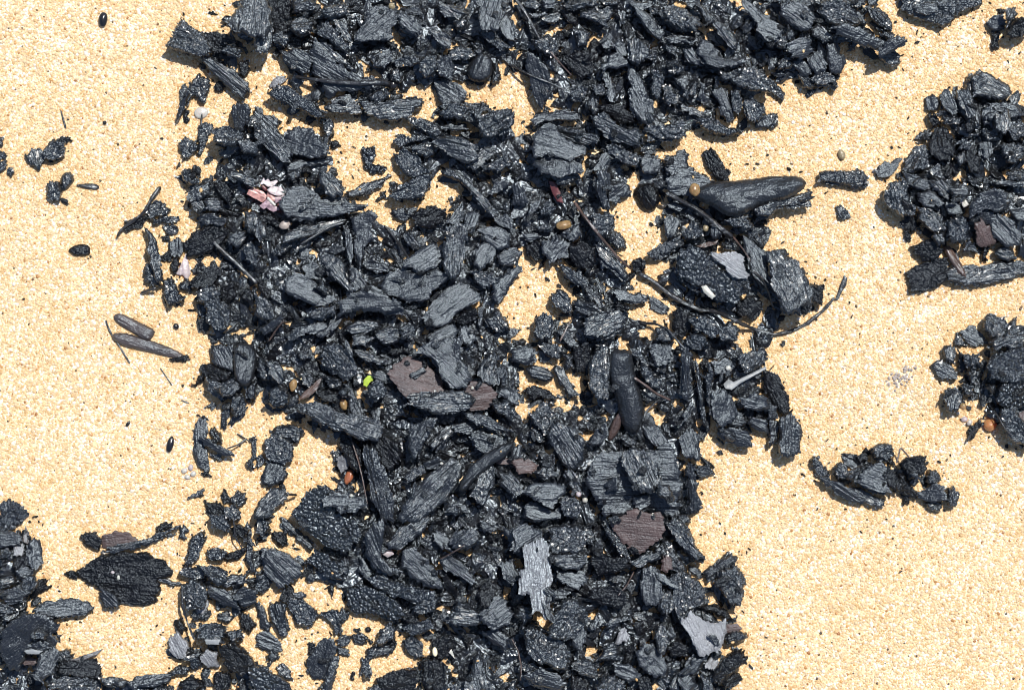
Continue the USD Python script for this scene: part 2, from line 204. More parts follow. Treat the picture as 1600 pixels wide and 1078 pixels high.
# polyline, radius at each end (px), look, name, category, label
TWIGS = [
 ("B2 79 63 88 68 98 76 108 82 118 86 124 86 132 89 142 94 152 98 164 101 174 99 184 94 194 86 201 78", 4.2, 2.6, 'twig', 'long_twig', 'twig', 'long curved black stem sweeping from the heap out over the right sand'),
 ("B2 39 19 45 28 52 37 58 44 66 53 74 60", 2.6, 1.8, 'twigb', 'twig', 'twig', 'long light brown twig slanting down from the middle of the heap'),
 ("B2 96 13 104 17 114 22 122 28 130 35 137 40", 3.0, 4.0, 'twig', 'twig', 'twig', 'thick dark twig crossing under the big smooth log'),
 ("B2 138 40 143 47 148 55", 1.4, 0.8, 'twigb', 'twig', 'twig', 'thin root beside the silvery white flake'),
 ("B2 80 94 88 94 96 97 102 104 107 110", 2.2, 1.6, 'twig', 'twig', 'twig', 'curved black twig across the small square sand gap'),
 ("B2 148 62 154 65 159 74 163 84", 1.8, 1.2, 'twig', 'twig', 'twig', 'thin curved twig near the grooved block'),
 ("B2 30 105 35 95 38 90", 1.4, 0.8, 'twigb', 'twig', 'twig', 'tiny thin twig right of the middle sand hole'),
 ("A2 0 41 12 48 25 53 34 57", 1.8, 1.4, 'twig', 'twig', 'twig', 'straight dark twig across the brown sand pocket in the top band'),
 ("A2 24 33 30 40 37 47", 1.4, 1.0, 'twigb', 'twig', 'twig', 'short pale twig above the brown sand pocket'),
 ("A2 1 -2 7 6 12 15 17 25", 3.0, 2.6, 'twig', 'twig', 'twig', 'dark twig slanting down from the top picture edge'),
 ("A1 25 48 35 50 50 52 65 53 80 52 83 53", 2.8, 4.2, 'twig', 'twig', 'twig', 'long curved blade lying over the navy plate in the top band'),
 ("A0 38 69 41 80", 1.2, 1.7, 'twig', 'twig', 'twig', 'tiny upright needle alone on the upper left sand'),
 ("A0 126 71 126 77 125 80", 1.2, 1.0, 'twig', 'twig', 'twig', 'tiny stick above the stumpy chip below the white pebble'),
 ("B0 73 40 76 35 82 31 90 25 96 14 100 9", 2.0, 3.4, 'twig', 'twig', 'twig', 'slanting twig along the top of the loose debris left of the heap'),
 ("B0 88 75 98 72", 2.3, 2.3, 'twig', 'twig', 'twig', 'short straight stick pointing left below the loose debris'),
 ("B0 133 43 140 50 148 57 155 64 160 69", 2.8, 3.2, 'twig', 'twig', 'twig', 'grey twig slanting across the left rim of the big heap'),
 ("B0 66 92 68 98 71 103 77 112 81 119", 1.5, 1.2, 'twig', 'twig', 'twig', 'thin bent twig at the left end of the two brown pods'),
 ("B1 28 45 36 40 46 34 55 31", 2.4, 1.6, 'twig', 'twig', 'twig', 'slim dark stick right of the grey-brown pebble'),
 ("B1 73 31 77 38 80 41", 1.6, 1.0, 'twig', 'twig', 'twig', 'short thin twig over the dark hollow in the middle left'),
 ("B1 80 33 86 40 92 48 96 54", 1.8, 1.4, 'twig', 'twig', 'twig', 'longer twig over the dark hollow in the middle left'),
 ("B1 8 105 13 98 18 92", 1.3, 1.0, 'twigb', 'twig', 'twig', 'fine light twig below the layered silver flake'),
 ("C2 76 20 82 24 90 30 99 34", 2.4, 1.5, 'twigb', 'twig', 'twig', 'brown twig slanting right of the dark smooth log'),
 ("C2 99 32 91 34 84 40 82 45", 1.6, 1.6, 'twig', 'twig', 'twig', 'bent dark twig below the brown twig by the dark smooth log'),
 ("C1 19 92 25 93", 1.2, 2.0, 'twig', 'twig', 'twig', 'tiny club-ended twig on the sand above the pebbled bark plate'),
 ("C1 60 60 64 72 67 84 70 98", 1.2, 0.8, 'twigb', 'twig', 'twig', 'hair-thin twig left of the tall dark blade'),
 ("C0 142 64 148 62 154 58", 1.5, 1.2, 'twig', 'twig', 'twig', 'forked twiglet, lower arm, right of the beetle-shaped flake'),
 ("C0 148 55 155 59", 1.6, 1.2, 'twig', 'twig', 'twig', 'forked twiglet, upper arm, right of the beetle-shaped flake'),
 ("C0 100 14 108 26 104 20", 1.0, 0.8, 'twig', 'twig', 'twig', 'hair-thin twiglet under the tail of the brown pods'),
 ("C0 113 34 118 36", 1.1, 0.8, 'twig', 'twig', 'twig', 'tiny sliver on the sand above the beetle-shaped flake'),
 ("C3 80 73 83 63 85 66 88 70", 1.6, 1.4, 'twigb', 'twig', 'bent twig', 'pair of bent brown legs sticking up from the lower right cluster'),
 ("C3 124 60 127 54 131 51", 1.5, 1.8, 'twig', 'twig', 'twig', 'short dark stalk left of the amber bead'),
 ("C3 134 46 136 42 140 41 143 45 146 51 151 56", 1.3, 1.3, 'twig', 'twig', 'twig', 'wiry black twig looping over the amber bead'),
 ("D0 146 1 147 12 152 21", 1.3, 1.0, 'twig', 'twig', 'twig', 'thin upright twig in the lower left debris'),
 ("D0 114 42 114 54 117 66 122 76", 2.0, 1.6, 'twig', 'twig', 'twig', 'curved black twig along the left side of the lower left debris'),
 ("D1 115 26 122 22 130 17", 1.2, 0.8, 'twigb', 'twig', 'twig', 'pale hair-thin twig right of the large ribbed slab'),
 ("D2 76 34 72 41 66 48", 1.3, 0.8, 'twigb', 'twig', 'twig', 'pale thin twig below the pink-grey plate'),
 ("D2 0 76 4 84 6 94 5 101", 1.3, 1.0, 'twigb', 'twig', 'twig', 'pale bent twig left of the silvery pitted slab'),
 ("C3 0 16 4 12", 0.9, 0.6, 'twig', 'twig', 'twig', 'tiny hair standing off the right rim of the heap'),
]
# x, y, radii, turn, look, name, category, label, group
LEAF_TIP = '201 79.5 203 75 205 69 207 64 209 66 208.5 70 206 74 203.5 79'
BLOBS = [
 (161, 31, 7.0, 12.0, 6.0, -8, 'black', 'seed', 'seed', 'shiny black beetle-like seed alone on the top left sand', None),
 (163.5, 192, 3.2, 3.2, 3.0, 0, 'black', 'seed', 'seed', 'tiny black bead on the upper left sand right of the needle', None),
 (314, 176, 11, 9, 4, 20, 'white', 'pebble', 'pebble', 'white pebble at the left between two charcoal heaps', None),
 (445, 352, 9, 7, 6, 10, 'greyp', 'pebble', 'pebble', 'small grey-brown pebble below right of the pink shell', None),
 (1085.5, 297, 8.5, 10, 7, 10, 'tan', 'pebble', 'pebble', 'amber pebble tucked beside the big smooth log', None),
 (1103, 357, 5, 5, 4.5, 0, 'olive', 'pebble', 'pebble', 'small olive pebble under the thick dark twig', None),
 (881, 352, 12, 7, 6, 12, 'tan', 'pebble', 'pebble', 'flat tan pebble above the star-shaped flake', None),
 (1547, 664, 10.5, 9.5, 9, -15, 'amber', 'bead', 'bead', 'orange amber bead under a wiry twig at the lower right', None),
 (1315, 242, 5.5, 8, 5, 20, 'olive', 'pebble', 'pebble', 'olive pebble alone on the sand at the upper right', None),
 (458, 602, 6, 10, 5, -15, 'tan', 'pebble', 'pebble', 'tan elongated pebble left of the lime green seed', None),
 (537, 632, 6, 9, 5, 20, 'tan', 'pebble', 'pebble', 'tan pebble wedged above the long ribbed wing', None),
 (679.5, 1018, 4.0, 7.5, 4, 5, 'cream', 'seed', 'seed', 'cream white seed in the dark near the bottom', None),
 (612, 10, 5, 5, 4, 0, 'olive', 'pebble', 'pebble', 'brown grain in the top band near the steel grey plate', None),
 (614, 133, 7.5, 7.5, 6.5, 0, 'black', 'bead', 'bead', 'round dark bead at the end of the curved blade', None),
 (266, 694, 5.5, 13, 5, -14, 'black', 'seed', 'seed', 'dark upright seed on the sand left of the beetle-shaped flake', None),
 (275, 510, 4.5, 5.0, 4, 30, 'black', 'seed', 'seed', 'tiny dark seed right of the brown pods', None),
 (575, 983, 5, 4.5, 4, 0, 'black', 'seed', 'seed', 'round black seed on the sand near the bottom', None),
 (200, 662, 2.6, 5.5, 2.4, -35, 'black', 'seed', 'seed', 'tiny slanting black grain on the lower left sand', None),
 (1138, 575, 4.5, 4.0, 3.5, 0, 'white', 'shell_bit', 'shell', 'tiny white shell dot above the pale broken stem', None),
 (904, 772, 4, 4, 3.5, 0, 'pale', 'pebble', 'pebble', 'upper of two pale grains left of the holed plate', None),
 (914, 781, 4.2, 4, 3.5, 0, 'white', 'pebble', 'pebble', 'lower of two pale grains left of the holed plate', None),
 (1033, 638, 3, 3, 2.5, 0, 'white', 'pebble', 'pebble', 'lone white grain in the dark right of the smooth log', None),
 (738, 606, 2.6, 2.6, 2.4, 0, 'white', 'pebble', 'pebble', 'white grain on the purple-brown slab', None),
 (690, 724, 2.8, 2.2, 2.4, 0, 'white', 'pebble', 'pebble', 'white grain on top of the large ribbed slab', None),
 (549, 774, 3, 2.6, 2.4, 0, 'white', 'pebble', 'pebble', 'white grain above the grey bar', None),
 (176, 894, 3.0, 2.6, 2.4, 0, 'pale', 'pebble', 'pebble', 'left of two pale grains on the black fan', None),
 (185, 902, 2.6, 4.0, 2.4, 0, 'white', 'pebble', 'pebble', 'right of two pale grains on the black fan', None),
 (288, 735, 5, 4, 3, 20, 'white', 'shell_grit', 'shell', 'leftmost grain of the white shell grit below the beetle-shaped flake', 'white shell grit'),
 (298, 730, 4, 5, 3, 0, 'pale', 'shell_grit', 'shell', 'topmost grain of the white shell grit below the beetle-shaped flake', 'white shell grit'),
 (302, 740, 5, 4, 3, 40, 'white', 'shell_grit', 'shell', 'rightmost grain of the white shell grit below the beetle-shaped flake', 'white shell grit'),
 (293, 745, 5, 3.4, 3, -20, 'white', 'shell_grit', 'shell', 'lowest grain of the white shell grit below the beetle-shaped flake', 'white shell grit'),
 (1507, 655, 5, 4, 3.4, 10, 'pale', 'grit', 'grit', 'left grain of pale grit left of the amber bead', 'pale grit by the amber bead'),
 (1515, 660, 5, 4, 3.4, 60, 'white', 'grit', 'grit', 'right grain of pale grit left of the amber bead', 'pale grit by the amber bead'),
 (1505, 635, 5, 5, 3.4, 10, 'tan', 'grit', 'grit', 'tan grit grain highest above the pale grit by the amber bead', 'pale grit by the amber bead'),
]
# outline, style, thickness, bend, look, name, category, label
SCRAPS = [
 ("B0 110 63 114 55 116 50 118 58 119 63 117 67 114 64", 'm', 2.5, 0.3, 'pale', 'shell_chip', 'shell', 'pale lilac shell chip at the left rim of the big heap'),
 ("C1 67 24 67.5 21 69 19.5 71 18.5 73 19.5 73.5 21.5 72 22 71 23 70 24.5 69 26", 'm', 2.0, 0.0, 'lime', 'seed', 'seed', 'bright lime green crescent seed in the middle left'),
 ("C1 55 82 58 77 61 79 60 84 56 87", 'mo', 3.0, 0.0, 'copper', 'copper_scrap', 'scrap', 'small copper orange scrap at the right edge of the left sand hollow'),
 ("C2 132 24 135 21 138 23 146 19 154 15 158 13 159 14.5 150 19.5 142 24 137 28 133 27", 'm', 3.5, 0.4, 'bluegrey', 'pale_stalk', 'stalk', 'pale grey broken stem on the right part of the heap'),
 ("B2 118 71 121 70 127 77 125 79 120 75", 'm', 2.5, 0.2, 'white', 'shell_chip', 'shell', 'small white shell chip below the silvery white flake'),
 ("B3 119 17 122 15 125 20 122 22", 'm', 3.0, 0.1, 'white', 'shell_chip', 'shell', 'small white chip in the middle of the right-hand heap'),
 ("D0 15 83 20 82 27 83 24 85 17 85", 'm', 2.5, 0.3, 'bluegrey', 'white_stick', 'stick', 'short whitish stick on the big dark flake, lower left'),
 ("D0 128 76 137 76 137 79 129 79", 'm', 3.0, 0.2, 'bluegrey', 'white_stick', 'stick', 'short pale bar above the pale round chip, lower left'),
 ("B3 109 46 113 45 118 52 122 60 123 66 118 63 113 55", 'r', 3.0, 0.5, 'twigb', 'dead_leaf', 'leaf', 'brown leaf blade leaning over the log at the right'),
 ("D0 44 89 52 86 58 84 64 82 60 86 52 89", 'm', 2.2, 0.4, 'pod', 'dead_leaf', 'leaf', 'narrow brown leaf tip pointing right at the lower left'),
 ("D0 14 15 16 5 18 11 18 17", 'm', 2.5, 0.4, 'pod', 'dead_leaf', 'leaf', 'small upright brown leaf tip at the left edge, lower left'),
 ("C2 60 59 61 52 64 45 69 39 69 46 66 54 62 59", 'mo', 3.0, 0.2, 'b', 'dead_leaf', 'leaf', 'purplish lens-shaped leaf blade beside the dark smooth log'),
 ("B2 23 5 27 6 30 12 32 19 28 18 25 12", 'm', 2.5, 0.4, 'maroon', 'dead_leaf', 'leaf', 'dark red leaf sliver in the hollow right of the middle top'),
 ("B2 115 46 123 43 129 42 127 45 120 47", 'r', 3.0, 0.2, 'twigb', 'bark_strip', 'bark', 'short bark strip above the pebbled dark plate'),
 ("C1 26 34 30 29 38 22 41 20 38 28 33 32", 'm', 2.0, 0.3, 'twigb', 'dead_leaf', 'leaf', 'translucent brown blade left of the lime green seed'),
 ("B0 47 8 52 7 60 7 62 9 60 11 54 10", 'mo', 4.0, 0.0, 'twig', 'needle', 'seed', 'dark needle lying right of the little cluster, left sand'),
 ("B0 43 48 48 45 54 45 56 47 56 51 53 52 47 52 44 50", 'ro', 5.0, 0.0, 'k', 'ribbed_seed', 'seed', 'small ribbed black oval seed alone on the left sand'),
 ("D1 78 22 84 20 86 23 82 25", 'm', 2.5, 0.2, 'pale', 'shell_chip', 'shell', 'pale chip left of the end of the large ribbed slab'),
 ("D1 120 84 122 82 124 88", 'm', 2.5, 0.2, 'white', 'shell_chip', 'shell', 'narrow white chip right of the cream seed'),
 ("C3 156 42 162 40 162 52 157 50", 'm', 5.0, 0.2, 'b', 'pebble', 'pebble', 'brownish pink lump at the right picture edge'),
]
PODS = [("B0 72 92 72 89 76 88 82 91 90 95 96.5 98 94.5 103 91 105 82 99 75 95", 'brown open pod, upper of the pair on the left sand'),
        ("B0 71 101 78 100 88 103 98 106 108 110 115 114 118 116 116 117.5 105 115 90 111 78 108 72 104.5", 'long pointed brown pod, lower of the pair on the left sand')]
SHELL = [
 ('lobe', "215 580 270 490 340 455 450 490 560 530 630 620 605 700 540 760 450 705 330 650", 'm', 5, 0.3, 'pink', 2.0, (0.05, 0.02)),
 ('pit', "505 400 545 375 600 420 640 480 610 525 540 470", 'mo', 3, 0.2, 'maroon', 4.5, (0, 0)),
 ('frill', "575 375 500 390 540 300 570 230 590 315 660 270 700 325 760 315 830 290 860 320 815 380 745 430 650 432", 'm', 2.5, 0.35, 'frill', 6.0, (-0.1, -0.25)),
 ('frill', "640 500 720 440 800 425 880 440 910 410 945 470 985 520 915 545 1005 590 900 622 800 612 700 560", 'm', 2.5, 0.35, 'frill', 7.0, (-0.2, -0.15)),
 ('plate', "780 640 880 622 1000 600 990 665 900 725 800 785 760 700", 'm', 2.5, 0.3, 'lilac', 4.0, (-0.1, 0.1)),
 ('plate', "480 820 560 760 640 680 720 740 790 820 880 870 890 910 760 950 680 910 630 860 560 900", 'm', 3, 0.3, 'lilac', 3.0, (-0.1, 0.0)),
 ('rib', "640 640 690 665 820 800 800 835 740 790 640 690", 'm', 3, 0.3, 'white', 7.0, (0, 0)),
 ('inner_plate', "640 530 700 560 780 620 800 720 740 730 640 640", 'm', 3, 0.2, 'pink', 5.5, (0, 0)),
 ('edge', "840 800 930 700 935 800 890 885", 'm', 2.5, 0.2, 'maroon', 2.0, (0, 0)),
]

